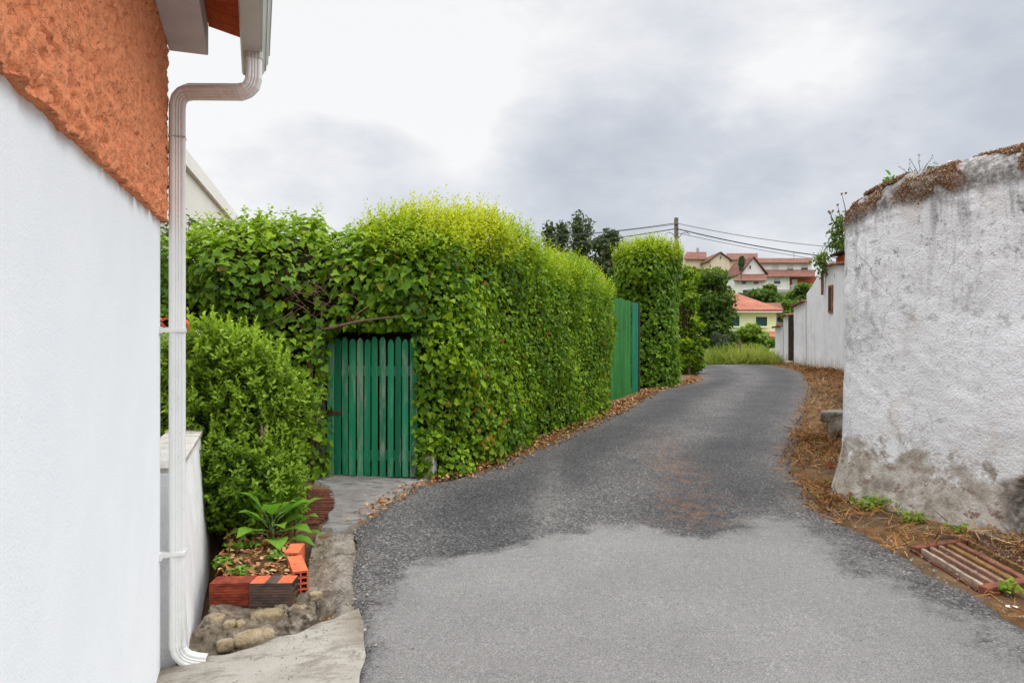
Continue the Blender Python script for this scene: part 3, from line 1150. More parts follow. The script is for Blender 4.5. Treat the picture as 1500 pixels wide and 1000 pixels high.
# pillar with clay ridge tile at the end of that wall
pil = thing("gate_pillar", "stubby roughcast pillar capped with curved orange clay tiles, half hidden by the downpipe and shrub", "pillar", (-2.92, 6.35, .17))
mb = MB()
mb.box((-3.16, 6.12, .0), (-2.74, 6.50, 1.70))
mb.build("pillar_body", OLDP, pil, bevel=.03)
for k in range(2):
    prof = []
    for i in range(9):
        a = math.pi * i / 8
        prof.append((math.cos(a) * .16, math.sin(a) * .13))
    prof += [(x * .86, y * .84) for x, y in prof[::-1]]
    mb = MB()
    c = Vector((-3.06 + .20 * k, 0, 1.68))
    poly = [Vector((c.x + x, 6.02, c.z + y)) for x, y in prof]
    n2 = len(poly)
    mb.prism(poly, (-.24, .60, .02))
    mb.build("ridge_tile", TILE, pil, smooth=False)

# rubble under the bricks
rub = thing("rubble_wall", "crumbling rubble footing of stones and mortar beneath the red bricks", "retaining wall", (-1.35, 3.85, 0))
P = []
for r in range(44):
    v = r / 43
    row = []
    for c in range(120):
        u = c / 119
        b = Vector((-1.66, 3.52, .0)).lerp(Vector((-1.06, 3.90, .02)), u)
        t = Vector((-1.68, 4.01, .125)).lerp(Vector((-1.12, 4.07, .12)), u)
        bow = math.sin(v * math.pi) * .035
        q = b.lerp(t, v ** .85) + Vector((.3, -1, .5)) * bow
        q += Vector((0, -1, .6)) * (.026 * mn.noise(q * 9) + .024 * mn.noise(q * 20) + .014 * mn.noise(q * 45))
        if r == 43: q.y += .05
        row.append(q)
    P.append(row)
for row in (P[-1],):
    P.append([Vector((q.x, q.y + .2, q.z)) for q in row])
MB().grid(P).build("mortar", RUBB, rub, smooth=True)


def rock(c, r, rz=0, sub=3):
    bm = bmesh.new()
    bmesh.ops.create_icosphere(bm, subdivisions=sub, radius=1)
    for v in bm.verts:
        p = v.co.copy()
        e = 4.5
        l = (abs(p.x) ** e + abs(p.y) ** e + abs(p.z) ** e) ** (-1 / e)
        p *= l
        p *= 1 + .24 * mn.noise(p * 1.5 + Vector(c) * 7) + .10 * mn.noise(p * 4 + Vector(c) * 3) + .04 * mn.noise(p * 11 + Vector(c) * 3)
        p = Matrix.Rotation(rz, 3, 'Z') @ Vector((p.x * r[0], p.y * r[1], p.z * r[2]))
        v.co = p + Vector(c)
    me = bpy.data.meshes.new("stone")
    bm.to_mesh(me)
    bm.free()
    me["world"] = 1
    me.polygons.foreach_set("use_smooth", [True] * len(me.polygons))
    return me


for (px, py, Y, r, rz) in ((390, 903, 3.97, (.085, .05, .036), .1), (336, 916, 3.86, (.03, .03, .028), 0), (372, 936, 3.80, (.10, .05, .045), .5),
                           (423, 904, 4.02, (.032, .03, .03), .4), (437, 892, 4.06, (.045, .04, .025), .2), (316, 908, 3.90, (.05, .04, .03), -.2),
                           (405, 930, 3.90, (.03, .03, .028), .2), (352, 916, 3.87, (.022, .03, .028), .7), (462, 872, 4.14, (.035, .03, .025), .5), (330, 945, 3.70, (.04, .03, .03), .3)):
    p = W(px, py, Y - .035)
    me = rock(p, r, rz)
    link("stone", me, rub)
    del me["world"]
    me.materials.append(STONE)


# ================================================================== HOLLOW BRICKS
def hollow_brick(name, label, c, L, Wd, Hh, rz, nx, nz, mat, end_mat=None, tilt=0):
    """length along local y; holes run the whole length"""
    t = thing(name, label, "brick", c, rz, "hollow clay bricks edging the planting bed")
    t.rotation_euler = (tilt, 0, rz)
    mb = MB()
    wx = .009
    xs = [-Wd / 2 + (Wd - wx) * i / nx for i in range(nx + 1)]
    zs = [(Hh - wx) * i / nz for i in range(nz + 1)]
    mb2 = MB()
    for i, x in enumerate(xs):
        mb2.box((x, -L / 2, 0), (x + wx, L / 2, Hh))
    for i, z in enumerate(zs):
        for x, x2 in zip(xs, xs[1:]):
            mb2.box((x + wx + .0003, -L / 2 + .0015, z), (x2 - .0003, L / 2 - .0015, z + wx))
    o = mb2.build("brick_body", mat, t, local=True)
    return t


hollow_brick("hollow_brick", "dark red stained brick against the low white wall", (-1.588, 4.085, .115), .225, .13, .128, math.pi / 2 + .08, 2, 3, BRICKR)
hollow_brick("hollow_brick", "soot-blackened brick with clean orange top, middle of the bed edging", (-1.352, 4.075, .118), .235, .135, .13, math.pi / 2 + .03, 2, 3, BRICKD)
hollow_brick("hollow_brick", "bright orange brick showing its open square holes, end on to the lane", (-1.305, 4.36, .105), .335, .088, .147, .40, 2, 4, BRICK)
hollow_brick("hollow_brick", "orange brick end with grey tip, just below the broad-leaved plant", (-1.41, 4.65, .115), .22, .09, .145, .12, 2, 4, BRICK)
# clean orange top of the sooty brick: two bare patches, part of the brick
mid = [o for o in COL.objects if o.get("label", "").startswith("soot-black")][0]
mb = MB().box((-.066, -.116, .1305), (.066, -.035, .1318)).box((-.066, .035, .1305), (.066, .116, .1318))
mb.build("clean_top", BRICK, mid, local=True)
lft = [o for o in COL.objects if o.get("label", "").startswith("dark red stained")][0]
MB().box((-.064, -.111, .1285), (.064, .111, .1296)).build("brick_top", BRICKR, lft, local=True)
MB().box((-.066, -.034, .1303), (.066, .034, .1314)).build("sooty_top", BRICKD, mid, local=True)
for o, hh, w, l in ((2, .1475, .043, .165), (3, .1455, .044, .108)):
    b = [q for q in COL.objects if q.get("category") == "brick"][o]
    MB().box((-w, -l, hh), (w, l, hh + .0012)).build("brick_top", BRICK, b, local=True)

# round grate of rusty bars beside the path
gr = thing("bar_grate", "rusty iron grate of closely spaced rods sunk beside the gate path", "grate", (-1.62, 6.15, g(6.15)))
MB().box((-2.05, 5.55, g(5.6) - .10), (-1.42, 6.85, g(5.6) - .07)).build("pit_floor", SOIL, gr)
nb = 17
for k in range(nb):
    y = 5.60 + 1.12 * k / (nb - 1)
    t = (k / (nb - 1) - .45) / .62
    xr = -1.62 + .16 * math.sqrt(max(0, 1 - t * t)) - .16 * (k / nb)
    mb = MB().tube([(xr - .36, y + .01 * random.uniform(-1, 1), g(y) + .012 + random.uniform(-.006, .006)), (xr - .18, y, g(y) + .02), (xr, y + .012 * random.uniform(-1, 1), g(y) + .016 + random.uniform(-.006, .006))], .014, 6)
    mb.build("bar", RUST, gr, smooth=True)

# ================================================================== GREEN GATE
GL, GR = Vector((-1.91, 7.39, 0)), Vector((-.955, 7.22, 0))
gd = (GR - GL).normalized()
gn = Vector((gd.y, -gd.x, 0))
gate = thing("picket_gate", "weathered green picket gate set in the ivy arch", "gate", (GL + GR) / 2 + Vector((0, 0, .21)))
gw = (GR - GL).length
zb, zt = .225, 1.635
for k in range(12):
    u = (k + .5) / 12
    wd = gw / 12 * (.405 + .03 * random.uniform(-1, 1))
    if k in (0, 11): wd = gw / 12 * .46
    c = GL + gd * gw * u + gd * random.uniform(-.004, .004)
    top = zt + random.uniform(-.018, .015) + (-.02 if k in (0,) else 0)
    b = zb + random.uniform(-.008, .012)
    lean = gd * random.uniform(-.006, .006)
    poly = [c - gd * wd + Vector((0, 0, b)), c + gd * wd + Vector((0, 0, b)), c + gd * wd + lean + Vector((0, 0, top - .035)), c + gd * wd * .35 + lean + Vector((0, 0, top)),
            c - gd * wd * .35 + lean + Vector((0, 0, top)), c - gd * wd + lean + Vector((0, 0, top - .035))]
    mb = MB().prism([p + gn * .012 for p in poly], gn * -.02)
    mb.build("picket", PAINT, gate, bevel=.003)
for z in (.44, 1.30):
    MB().obox((GL + GR) / 2 - gn * .030 + Vector((0, 0, z)), gd * gw / 2, gn * .02, Vector((0, 0, .05))).build("rail", PAINT, gate)
MB().obox(GL + gd * .085 + gn * .017 + Vector((0, 0, .87)), gd * .075, gn * .004, Vector((0, 0, .013))).obox(GL + gd * .05 + gn * .019 + Vector((0, 0, .87)), gd * .02, gn * .006, Vector((0, 0, .03))).build("latch", RUST, gate)
for sgn, Pp in ((-1, GL - gd * .09), (1, GR + gd * .11)):
    hh_ = .85 if sgn < 0 else .17
    mb = MB().obox(Pp - gn * .10 + Vector((0, 0, .10 + hh_)), gd * .05, gn * .06, Vector((0, 0, hh_)))
    mb.build("post", GREYB, gate, bevel=.01)
MB().obox((GL + GR) / 2 - gn * .32 + Vector((0, 0, 1.90)), gd * (gw / 2 + .15), gn * .05, Vector((0, 0, .05))).build("lintel", DARKW, gate)

# dark backing added inside the gate so the gap above it stays dark
shed = thing("dark_backing", "dark timber lean-to glimpsed in the gap above the green picket gate", "shed", (-1.5, 9.0, g(9)))
MB().box((-2.7, 9.0, .2), (-.75, 9.08, 2.35)).build("boards", DARKW, shed)  # dark sheet, with its cover below, stands in for the shade behind the gate
mb = MB()
mb.prism([(-2.75, 8.3, 2.15), (-2.75, 9.3, 2.45), (-2.75, 9.3, 2.5), (-2.75, 8.3, 2.2)], (2.0, 0, 0))
mb.build("roof", DARKW, shed)

# ================================================================== HEDGES
# --- long clipped hedge from the gate to the green sheet door
FA = [(-.93, 7.12), (-.44, 7.68), (-.12, 8.45), (.36, 9.65), (1.62, 12.5), (2.02, 14.0)]


def offs(pts, o):
    out = []
    for i, p in enumerate(pts):
        a, b = Vector(pts[max(i - 1, 0)]), Vector(pts[min(i + 1, len(pts) - 1)])
        t = (b - a).normalized()
        out.append((p[0] - t.y * o, p[1] + t.x * o))
    return out


HALF = .62
CA = offs(FA, HALF - .02)
CA[0] = (CA[0][0] + .38, CA[0][1] + .32)
CA[-1] = (CA[-1][0] - .25, CA[-1][1] - .5)


def topA(P):
    y = P[:, 1]
    return 2.70 + .30 * np.exp(-((y - 8.5) / 1.35) ** 2) + .04 * np.exp(-((y - 11.6) / 1.0) ** 2) - .04 * np.clip(y - 12, 0, 3)


def openings(P):
    d1 = sd_box(P, (-1.90, 6.0, -1), (-.945, 9.0, 1.77), .05)
    # the gate stands slightly turned; keep its whole swing clear of leaves
    return d1


def sdA(P):
    d = sd_path(P, CA, HALF, topA, .34)
    d = d + .075 * lump(P, 1.7) + .05 * lump(P + 9, 4.5) + .03 * lump(P + 3, 11)
    return np.maximum(d, -openings(P))


hedgeA = thing("clipped_hedge", "long tall hedge with ivy face and yellow-green shoots, between picket gate and green metal door", "hedge", (.4, 10, g(10)))
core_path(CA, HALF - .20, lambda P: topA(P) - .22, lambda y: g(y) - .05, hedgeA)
visA = lambda P: (P[:, 2] > .24)
P, N, D = shell(sdA, (-1.9, 6.4, .15), (2.6, 15.0, 3.45), 78000, .20, .05, visA)
# ivy lower down, privet-like growth higher
hz = np.clip((P[:, 2] - topA(P) + .62) / .5 + .35 * lump(P, 3), 0, 1)
isI = (RNG.random(len(P)) > hz) & (P[:, 2] < topA(P) - .15)
Pi, Ni = P[isI], N[isI]
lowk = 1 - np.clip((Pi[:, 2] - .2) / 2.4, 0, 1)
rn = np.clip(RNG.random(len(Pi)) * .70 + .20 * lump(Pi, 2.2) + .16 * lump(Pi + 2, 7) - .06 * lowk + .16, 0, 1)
dead = RNG.random(len(Pi)) < .006 + .10 * (lump(Pi + 4, 1.3) > .85)
rn = np.where(dead, .995, np.clip(rn, 0, .97))
szs = .043 + .011 * np.clip((9.2 - Pi[:, 1]) / 1.5, 0, 1)
outward_leaves("ivy_leaves", Pi, Ni, szs, T_IVY, L_HEDGE, hedgeA, .45, .5, .8, .30 * (RNG.random(len(Pi)) < .12), rn)
Pp, Np = P[~isI], N[~isI]
yg = np.clip((Pp[:, 2] - 2.35) / .55, 0, 1) * (.45 + .55 * RNG.random(len(Pp))) * np.clip((Pp[:, 1] - 6.9) / .8, .25, 1)
outward_leaves("young_leaves", Pp, Np, .052, T_OVAL, L_HEDGE, hedgeA, .8, .7, .1, yg, np.clip(.35 + .5 * RNG.random(len(Pp)), 0, .97))
# upright shoots over the crown
Q, QN, _ = shell(sdA, (-1.9, 6.6, 2.3), (2.6, 15.0, 3.45), 2600, .08, .05, lambda P: P[:, 2] > topA(P) - .42)
dirs = norm(np.array([0, 0, 1.0]) + QN * .45 + RNG.normal(size=Q.shape) * .22)
ln = (.14 + .16 * RNG.random(len(Q))) * (1 + .5 * (RNG.random(len(Q)) > .93))
Ps, Ns, Ts, tt = shoots(Q, dirs, ln, 9)
yy = np.clip(.25 + .5 * tt + .35 * lump(Ps, 1.6) + .2 * lump(Ps, 4.5) - .25 * (Ps[:, 1] > 11), 0, 1)
leaves("shoot_leaves", Ps, Ns, Ts, .054 * (1.15 - .5 * tt), T_OVAL, L_HEDGE, hedgeA, yy, np.clip(.4 + .5 * RNG.random(len(Ps)), 0, .97))

# --- ivy mound over the gate
ELL_IVY = [((-2.60, 7.72, 2.24), (1.05, .78, .70)), ((-1.55, 7.75, 2.33), (.95, .60, .47)), ((-3.25, 7.7, 1.75), (.75, .7, .75))]


def sdI(P):
    d = sd_box(P, (-3.7, 7.14, .1), (-.75, 8.7, 2.60), .3)
    for c, r in ELL_IVY:
        d = np.minimum(d, sd_ell(P, c, r))
    d = d + .09 * lump(P, 2.3) + .04 * lump(P + 5, 6)
    return np.maximum(d, -openings(P))


ivy = thing("ivy_arch", "broad mound of heart-leaved ivy arching over the picket gate", "ivy", (-2.4, 7.9, g(7.9)))
mb = MB()
mb.box((-3.5, 7.5, .1), (-2.03, 8.5, 1.9))
mb.box((-3.45, 7.45, 1.86), (-.8, 8.5, 2.42))
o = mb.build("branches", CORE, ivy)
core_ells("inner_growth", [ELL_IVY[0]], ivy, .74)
bald = lambda P: np.exp(-(((P[:, 0] + 2.15) / .42) ** 2 + ((P[:, 2] - 2.02) / .17) ** 2))
P, N, D = shell(sdI, (-4.1, 6.7, .25), (-.6, 8.8, 3.0), 16000, .2, .05, lambda P: (RNG.random(len(P)) > .72 * bald(P)) & ~((P[:, 1] > 8.3) & (P[:, 2] < 2.2)))
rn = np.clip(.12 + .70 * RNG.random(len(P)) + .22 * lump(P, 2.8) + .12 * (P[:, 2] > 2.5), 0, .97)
rn = np.where(RNG.random(len(P)) < .012, .995, rn)
yv = np.clip((P[:, 2] - 2.35) / .5, 0, 1) * .75 * RNG.random(len(P)) + .45 * (RNG.random(len(P)) < .12)
outward_leaves("leaves", P, N, .068, T_IVY, L_IVY, ivy, .5, .42, 1.0, yv, rn)
Q, QN, _ = shell(sdI, (-4.0, 7.0, 2.2), (-.8, 8.8, 3.0), 260, .05, .05, lambda P: P[:, 2] > 2.45)
dirs = norm(np.array([0, 0, 1.0]) + QN * .4 + RNG.normal(size=Q.shape) * .25)
Ps, Ns, Ts, tt = shoots(Q, dirs, .08 + .12 * RNG.random(len(Q)), 7, 1.0, .3)
leaves("shoot_leaves", Ps, Ns, Ts, .07 * (1.1 - .4 * tt), T_OVAL, L_IVY, ivy, .25 + .4 * tt, .3 + .6 * RNG.random(len(Ps)))
# bare stems showing through
mb = MB()
for k in range(46):
    c = np.array([-2.15 + random.gauss(0, .34), 7.08 + random.uniform(0, .18), 2.02 + random.gauss(0, .12)])
    pts = [Vector(c)]
    d = Vector((random.uniform(-1, 1), random.uniform(-.15, .15), random.uniform(-.5, .5))).normalized()
    for _ in range(4):
        d = (d + Vector((random.gauss(0, .4), random.gauss(0, .15), random.gauss(0, .35)))).normalized()
        pts.append(pts[-1] + d * .09)
    mb.tube(pts, [.0045, .004, .004, .003, .002], 5)
mb.tube([(-1.98, 7.22, 1.70), (-1.75, 7.12, 1.745), (-1.52, 7.10, 1.80), (-1.30, 7.12, 1.83), (-1.0, 7.15, 1.865)], [.014, .017, .014, .010, .006], 7)
mb.tube([(-1.60, 7.11, 1.78), (-1.52, 7.08, 1.88), (-1.42, 7.08, 1.95)], [.012, .009, .005], 6)
mb.tube([(-2.02, 7.24, .25), (-2.0, 7.20, .8), (-2.03, 7.2, 1.4), (-1.98, 7.22, 1.72)], [.03, .028, .025, .022], 7)
mb.build("stems", TWIG, ivy, smooth=True)

# --- second hedge beyond the green door
CB = [(3.28, 17.9), (3.58, 18.55)]


def sdB(P):
    d = sd_path(P, CB, .72, 3.92, .32)
    d = np.minimum(d, sd_ell(P, (3.16, 17.45, 3.4), (.52, .6, .58)))
    d = d + .08 * lump(P, 1.8) + .04 * lump(P + 3, 5)
    return np.maximum(d, -sd_box(P, (1.6, 14.0, -1), (2.8, 16.5, 2.55), .05))


hedgeB = thing("ivy_hedge_block", "squared-off hedge block of dark ivy right of the green metal door", "hedge", (3.1, 18, g(18)))
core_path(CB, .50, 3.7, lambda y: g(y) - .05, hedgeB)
P, N, D = shell(sdB, (1.5, 15.9, .4), (4.8, 20, 4.4), 14000, .2, .05)
yv = np.clip((P[:, 2] - 3.3) / .7, 0, 1) * .6 * RNG.random(len(P))
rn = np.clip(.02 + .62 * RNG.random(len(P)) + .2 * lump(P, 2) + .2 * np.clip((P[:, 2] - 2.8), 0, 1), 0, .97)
outward_leaves("ivy_leaves", P, N, .082, T_IVY, L_HEDGE, hedgeB, .5, .45, .9, yv, rn)
Q, QN, _ = shell(sdB, (1.5, 15.9, 3.3), (4.8, 20, 4.4), 420, .06, .05, lambda P: P[:, 2] > 3.6)
dirs = norm(np.array([0, 0, 1.0]) + QN * .4 + RNG.normal(size=Q.shape) * .25)
Ps, Ns, Ts, tt = shoots(Q, dirs, .14 + .2 * RNG.random(len(Q)), 9)
leaves("shoot_leaves", Ps, Ns, Ts, .08 * (1.1 - .5 * tt), T_OVAL, L_HEDGE, hedgeB, .2 + .4 * tt, .3 + .6 * RNG.random(len(Ps)))

# ---- the sheet-metal door between the hedges
dA, dB = Vector((1.96, 14.35, 0)), Vector((2.86, 16.42, 0))
dd = (dB - dA).normalized()
dn = Vector((dd.y, -dd.x, 0))
door = thing("sheet_metal_door", "tall green corrugated metal door between the long hedge and the ivy block", "gate", (dA + dB) / 2 + Vector((0, 0, .45)))


def corr(a, b, z0a, z0b, z1, mat, name):
    n = int((b - a).length / .012)
    rows = []
    for z in (0, .5, 1):
        row = []
        for k in range(n + 1):
            t = k / n
            p = a.lerp(b, t)
            zz = (z0a + (z0b - z0a) * t)
            row.append(p + dn * .012 * math.cos(k * .012 / .076 * 2 * math.pi) + Vector((0, 0, zz + (z1 - zz) * z)))
        rows.append(row)
    back = [[p - dn * .004 for p in r] for r in rows]
    mb = MB().grid(rows)
    mb.grid([r[::-1] for r in back])
    return mb.build(name, mat, door, smooth=True)


m_ = dA.lerp(dB, .74)
corr(dA, m_, g(14.3), g(15.8), 2.49, DOORG, "green_sheet")
corr(m_ + dn * .03, dB + dn * .03, g(15.8), g(16.4), 2.47, DOORT, "teal_sheet")
MB().obox(dB + dd * .06 + Vector((0, 0, 1.45)), dd * .05, dn * .05, Vector((0, 0, 1.05))).build("post", DARKW, door)
for z in (.75, 2.2):
    MB().obox((dA + dB) / 2 - dn * .05 + Vector((0, 0, z)), dd * (dB - dA).length / 2, dn * .02, Vector((0, 0, .03))).build("rail", RUST, door)

# --- small-leaved shrub in the bed
ELL_S = [((-2.24, 5.68, .86), (.42, .46, .66)), ((-2.56, 5.75, .95), (.34, .45, .55)), ((-1.98, 5.72, .74), (.28, .36, .50)), ((-2.08, 5.35, .55), (.34, .33, .40)), ((-2.32, 5.6, 1.28), (.24, .30, .28)), ((-1.98, 5.62, 1.10), (.18, .25, .22)), ((-2.62, 5.7, 1.22), (.25, .3, .3))]


def sdS(P):
    d = np.full(len(P), 1e9)
    for c, r in ELL_S:
        d = np.minimum(d, sd_ell(P, c, r))
    return d + .11 * lump(P, 3.6) + .08 * lump(P + 2, 8)


shrub = thing("evergreen_shrub", "dense bushy shrub with small bright green leaves, in front of the ivy", "shrub", (-2.05, 5.7, .2))
core_ells("branches", ELL_S[:1], shrub, .8)
core_ells("branches", ELL_S[1:2], shrub, .8)
P, N, D = shell(sdS, (-3.0, 4.9, .22), (-1.3, 6.4, 1.95), 6200, .20, .05, lambda P: P[:, 1] < 6.1)
dirs = norm(N * .75 + np.array([0, 0, .75]) + RNG.normal(size=P.shape) * .3)
Ps, Ns, Ts, tt = shoots(P, dirs, .06 + .08 * RNG.random(len(P)), 8, .8, .6)
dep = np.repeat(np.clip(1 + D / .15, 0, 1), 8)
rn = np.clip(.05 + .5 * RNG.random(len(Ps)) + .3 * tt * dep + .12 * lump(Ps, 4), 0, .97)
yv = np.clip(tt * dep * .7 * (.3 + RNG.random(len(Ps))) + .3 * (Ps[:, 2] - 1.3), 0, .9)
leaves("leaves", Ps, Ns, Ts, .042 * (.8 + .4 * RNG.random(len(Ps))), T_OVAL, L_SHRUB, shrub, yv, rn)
Q, QN, _ = shell(sdS, (-2.9, 5.0, .7), (-1.3, 6.2, 1.95), 170, .05, .03, lambda P: P[:, 1] < 5.9)
dirs = norm(np.array([0, 0, 1.6]) + QN * .35 + RNG.normal(size=Q.shape) * .12)
Ps, Ns, Ts, tt = shoots(Q, dirs, .14 + .12 * RNG.random(len(Q)), 20, .6, .9)
leaves("shoot_leaves", Ps, Ns, Ts, .042 * (1.15 - .5 * tt), T_OVAL, L_SHRUB, shrub, .3 + .45 * tt, .5 + .45 * RNG.random(len(Ps)))
mb = MB()
for k in range(7):
    a = Vector((-2.0 + random.uniform(-.15, .15), 5.6 + random.uniform(-.15, .1), .18))
    mb.tube([a, a + Vector((random.uniform(-.1, .1), random.uniform(-.2, 0), .35)), a + Vector((random.uniform(-.35, .35), random.uniform(-.35, .1), .8))], [.018, .014, .008], 6)
mb.build("stem", BARK, shrub, smooth=True)


# --- broad-leaved plant
def big_plant(name, label, cat, c, nl, size, spread, mat, hgt=.3, seed=1):
    t = thing(name, label, cat, c)
    r = np.random.default_rng(seed)
    ang = np.arange(nl) * 2.4 + r.random(nl) * .5
    el = np.linspace(.0, 1.05, nl) + r.normal(size=nl) * .15
    base = np.array(c) + np.stack([np.cos(ang) * .03, np.sin(ang) * .03, np.linspace(.03, hgt, nl)], 1)
    T = np.stack([np.cos(ang) * np.cos(el) * spread, np.sin(ang) * np.cos(el) * spread, np.sin(el)], 1)
    N = np.stack([-np.cos(ang) * np.sin(el), -np.sin(ang) * np.sin(el), np.cos(el) + .2], 1)
    # each leaf stands on a short stalk: start it away from the stem
    Pb = base + norm(T) * size * .35
    o = leaves("leaves", Pb, N, T, size * (.7 + .5 * r.random(nl)), T_BIG, mat, t, .5 * r.random(nl), r.random(nl) * .97, True)
    mb = MB()
    for b, e in zip(base, Pb + norm(T) * size * .05):
        mb.tube([Vector(b), (Vector(b) + Vector(e)) / 2 + Vector((0, 0, .01)), Vector(e)], [.006, .005, .004], 5)
    mb.tube([Vector(c) - Vector((0, 0, .05)), Vector(c) + Vector((.01, 0, hgt * .5)), Vector(c) + Vector((0, 0, hgt))], [.010, .009, .006], 6)
    mb.build("stem", simple(name + "_stalk", (.12, .17, .05), .6), t, smooth=True)
    return t


big_plant("broadleaf_plant", "young plant with large pointed light green leaves behind the orange bricks", "plant", (-1.66, 4.95, .20), 20, .20, 1.0, L_BROAD, .20, 3)
big_plant("broadleaf_plant", "dark green wide-leaved seedling leaning against the grate and the taller broad-leaved plant", "plant", (-1.58, 5.2, .18), 11, .15, 1.0, L_BROAD, .20, 8)
wk = 0
for (px, py, Y, s, lab) in ((355, 815, 4.75, .045, "low leafy weed on the litter behind the sooty brick"), (328, 830, 4.45, .03, "small weed tuft by the low white wall in the bed"), (405, 828, 4.55, .03, "tiny weed close to the left side of the orange bricks"),
                            (350, 848, 4.25, .025, "bluish weed sprig directly behind the dark red brick")):
    p = W(px, py, Y)
    t = thing("weed", lab, "weed", (p.x, p.y, .21))
    n = 60
    P = np.array([p.x, p.y, .22]) + RNG.normal(size=(n, 3)) * np.array([s, s, s * .35]) + np.array([0, 0, s * .6])
    outward_leaves("leaves", P, np.tile([0, 0, 1.0], (n, 1)), .03, T_IVY, L_BROAD, t, .3, .5, .1, RNG.random(n) * .4)
    MB().tube([(p.x, p.y, .15), (p.x + .01, p.y, .22)], .004, 5).build("stem", TWIG, t)

# --- dark bush with tall leafy shoots behind the downpipe
bush = thing("leafy_bush", "dark bush with lone upright shoots in front of the pale gable, behind the downpipe", "shrub", (-4.0, 8.6, .2))
EB = [((-4.1, 8.7, 1.5), (.75, .7, 1.45)), ((-4.9, 8.9, 1.3), (.8, .7, 1.3))]
core_ells("branches", EB[:1], bush, .78)


def sdBush(P):
    return np.minimum(sd_ell(P, *EB[0]), sd_ell(P, *EB[1])) + .1 * lump(P, 2.5)


P, N, D = shell(sdBush, (-6, 7.8, .3), (-3.2, 9.6, 3.2), 3500, .2, .05)
outward_leaves("leaves", P, N, .085, T_OVAL, L_DARK, bush, .5, .5, .3, np.zeros(len(P)), RNG.random(len(P)) * .97)
q = np.array([[-3.78, 8.35, 2.65], [-3.68, 8.4, 2.62], [-3.9, 8.4, 2.7], [-4.05, 8.4, 2.75]])
Ps, Ns, Ts, tt = shoots(q, norm(np.array([[.05, 0, 1.0], [.2, 0, 1], [-.1, 0, 1], [0, 0, 1]])), np.array([.42, .4, .25, .2]), 10, 1.0, .1)
leaves("shoot_leaves", Ps, Ns, Ts, .13, T_LANCE, L_DARK, bush, None, .3 + .5 * RNG.random(len(Ps)))
mb = MB()
for p, d, l in zip(q, [(.05, 0, 1.0), (.2, 0, 1), (-.1, 0, 1), (0, 0, 1)], (.42, .4, .25, .2)):
    mb.tube([Vector(p) - Vector((0, 0, .3)), Vector(p) + Vector(d) * l], [.008, .004], 5)
mb.build("stem", TWIG, bush)

# ================================================================== neighbour with pale gable wall
nb_ = thing("neighbour_house", "plain pale grey house with sloping roof edge rising behind the ivy", "house", (-6, 13, g(13)))


def NX(y, o=0): return Vector((-2.11 - .246 * y + o * .971, y + o * .239, 0))


mb = MB()
a, b = NX(7.8), NX(24)
back = Vector((-7, -1.7, 0))
mb.prism([a + Vector((0, 0, 0)), b, b + back, a + back], (0, 0, 4.05))
mb.build("wall", NEIGH, nb_)
mb = MB()
a2, b2 = NX(7.7, .06), NX(24.1, .06)
mb.prism([a2 + Vector((0, 0, 4.02)), b2 + Vector((0, 0, 4.02)), b2 + back * 1.02 + Vector((0, 0, 4.02)), a2 + back * 1.02 + Vector((0, 0, 4.02))], (0, 0, .22))
mb.build("roof_edge", NEIGHT, nb_)

# ================================================================== RIGHT: old whitewashed wall
WP = [(8.6, -7.0), (5.4, 1.1), (4.3, 3.6), (3.64, 5.1), (3.32, 5.85), (3.16, 6.22), (3.08, 6.45), (3.085, 6.62), (3.2, 6.86), (3.5, 7.35), (4.0, 8.25), (5.0, 10.1), (5.8, 11.7)]


def resample(pts, stepf):
    out = [Vector(pts[0])]
    # smooth with catmull
    P = [Vector(p) for p in pts]
    dense = []
    for i in range(len(P) - 1):
        p0, p1, p2, p3 = P[max(i - 1, 0)], P[i], P[i + 1], P[min(i + 2, len(P) - 1)]
        m = 60
        for k in range(m):
            t = k / m
            dense.append(.5 * ((2 * p1) + (p2 - p0) * t + (2 * p0 - 5 * p1 + 4 * p2 - p3) * t * t + (3 * p1 - p0 - 3 * p2 + p3) * t ** 3))
    dense.append(P[-1])
    acc = 0
    for a, b in zip(dense, dense[1:]):
        acc += (b - a).length
        if acc >= stepf(b):
            out.append(b)
            acc = 0
    out.append(P[-1])
    return out


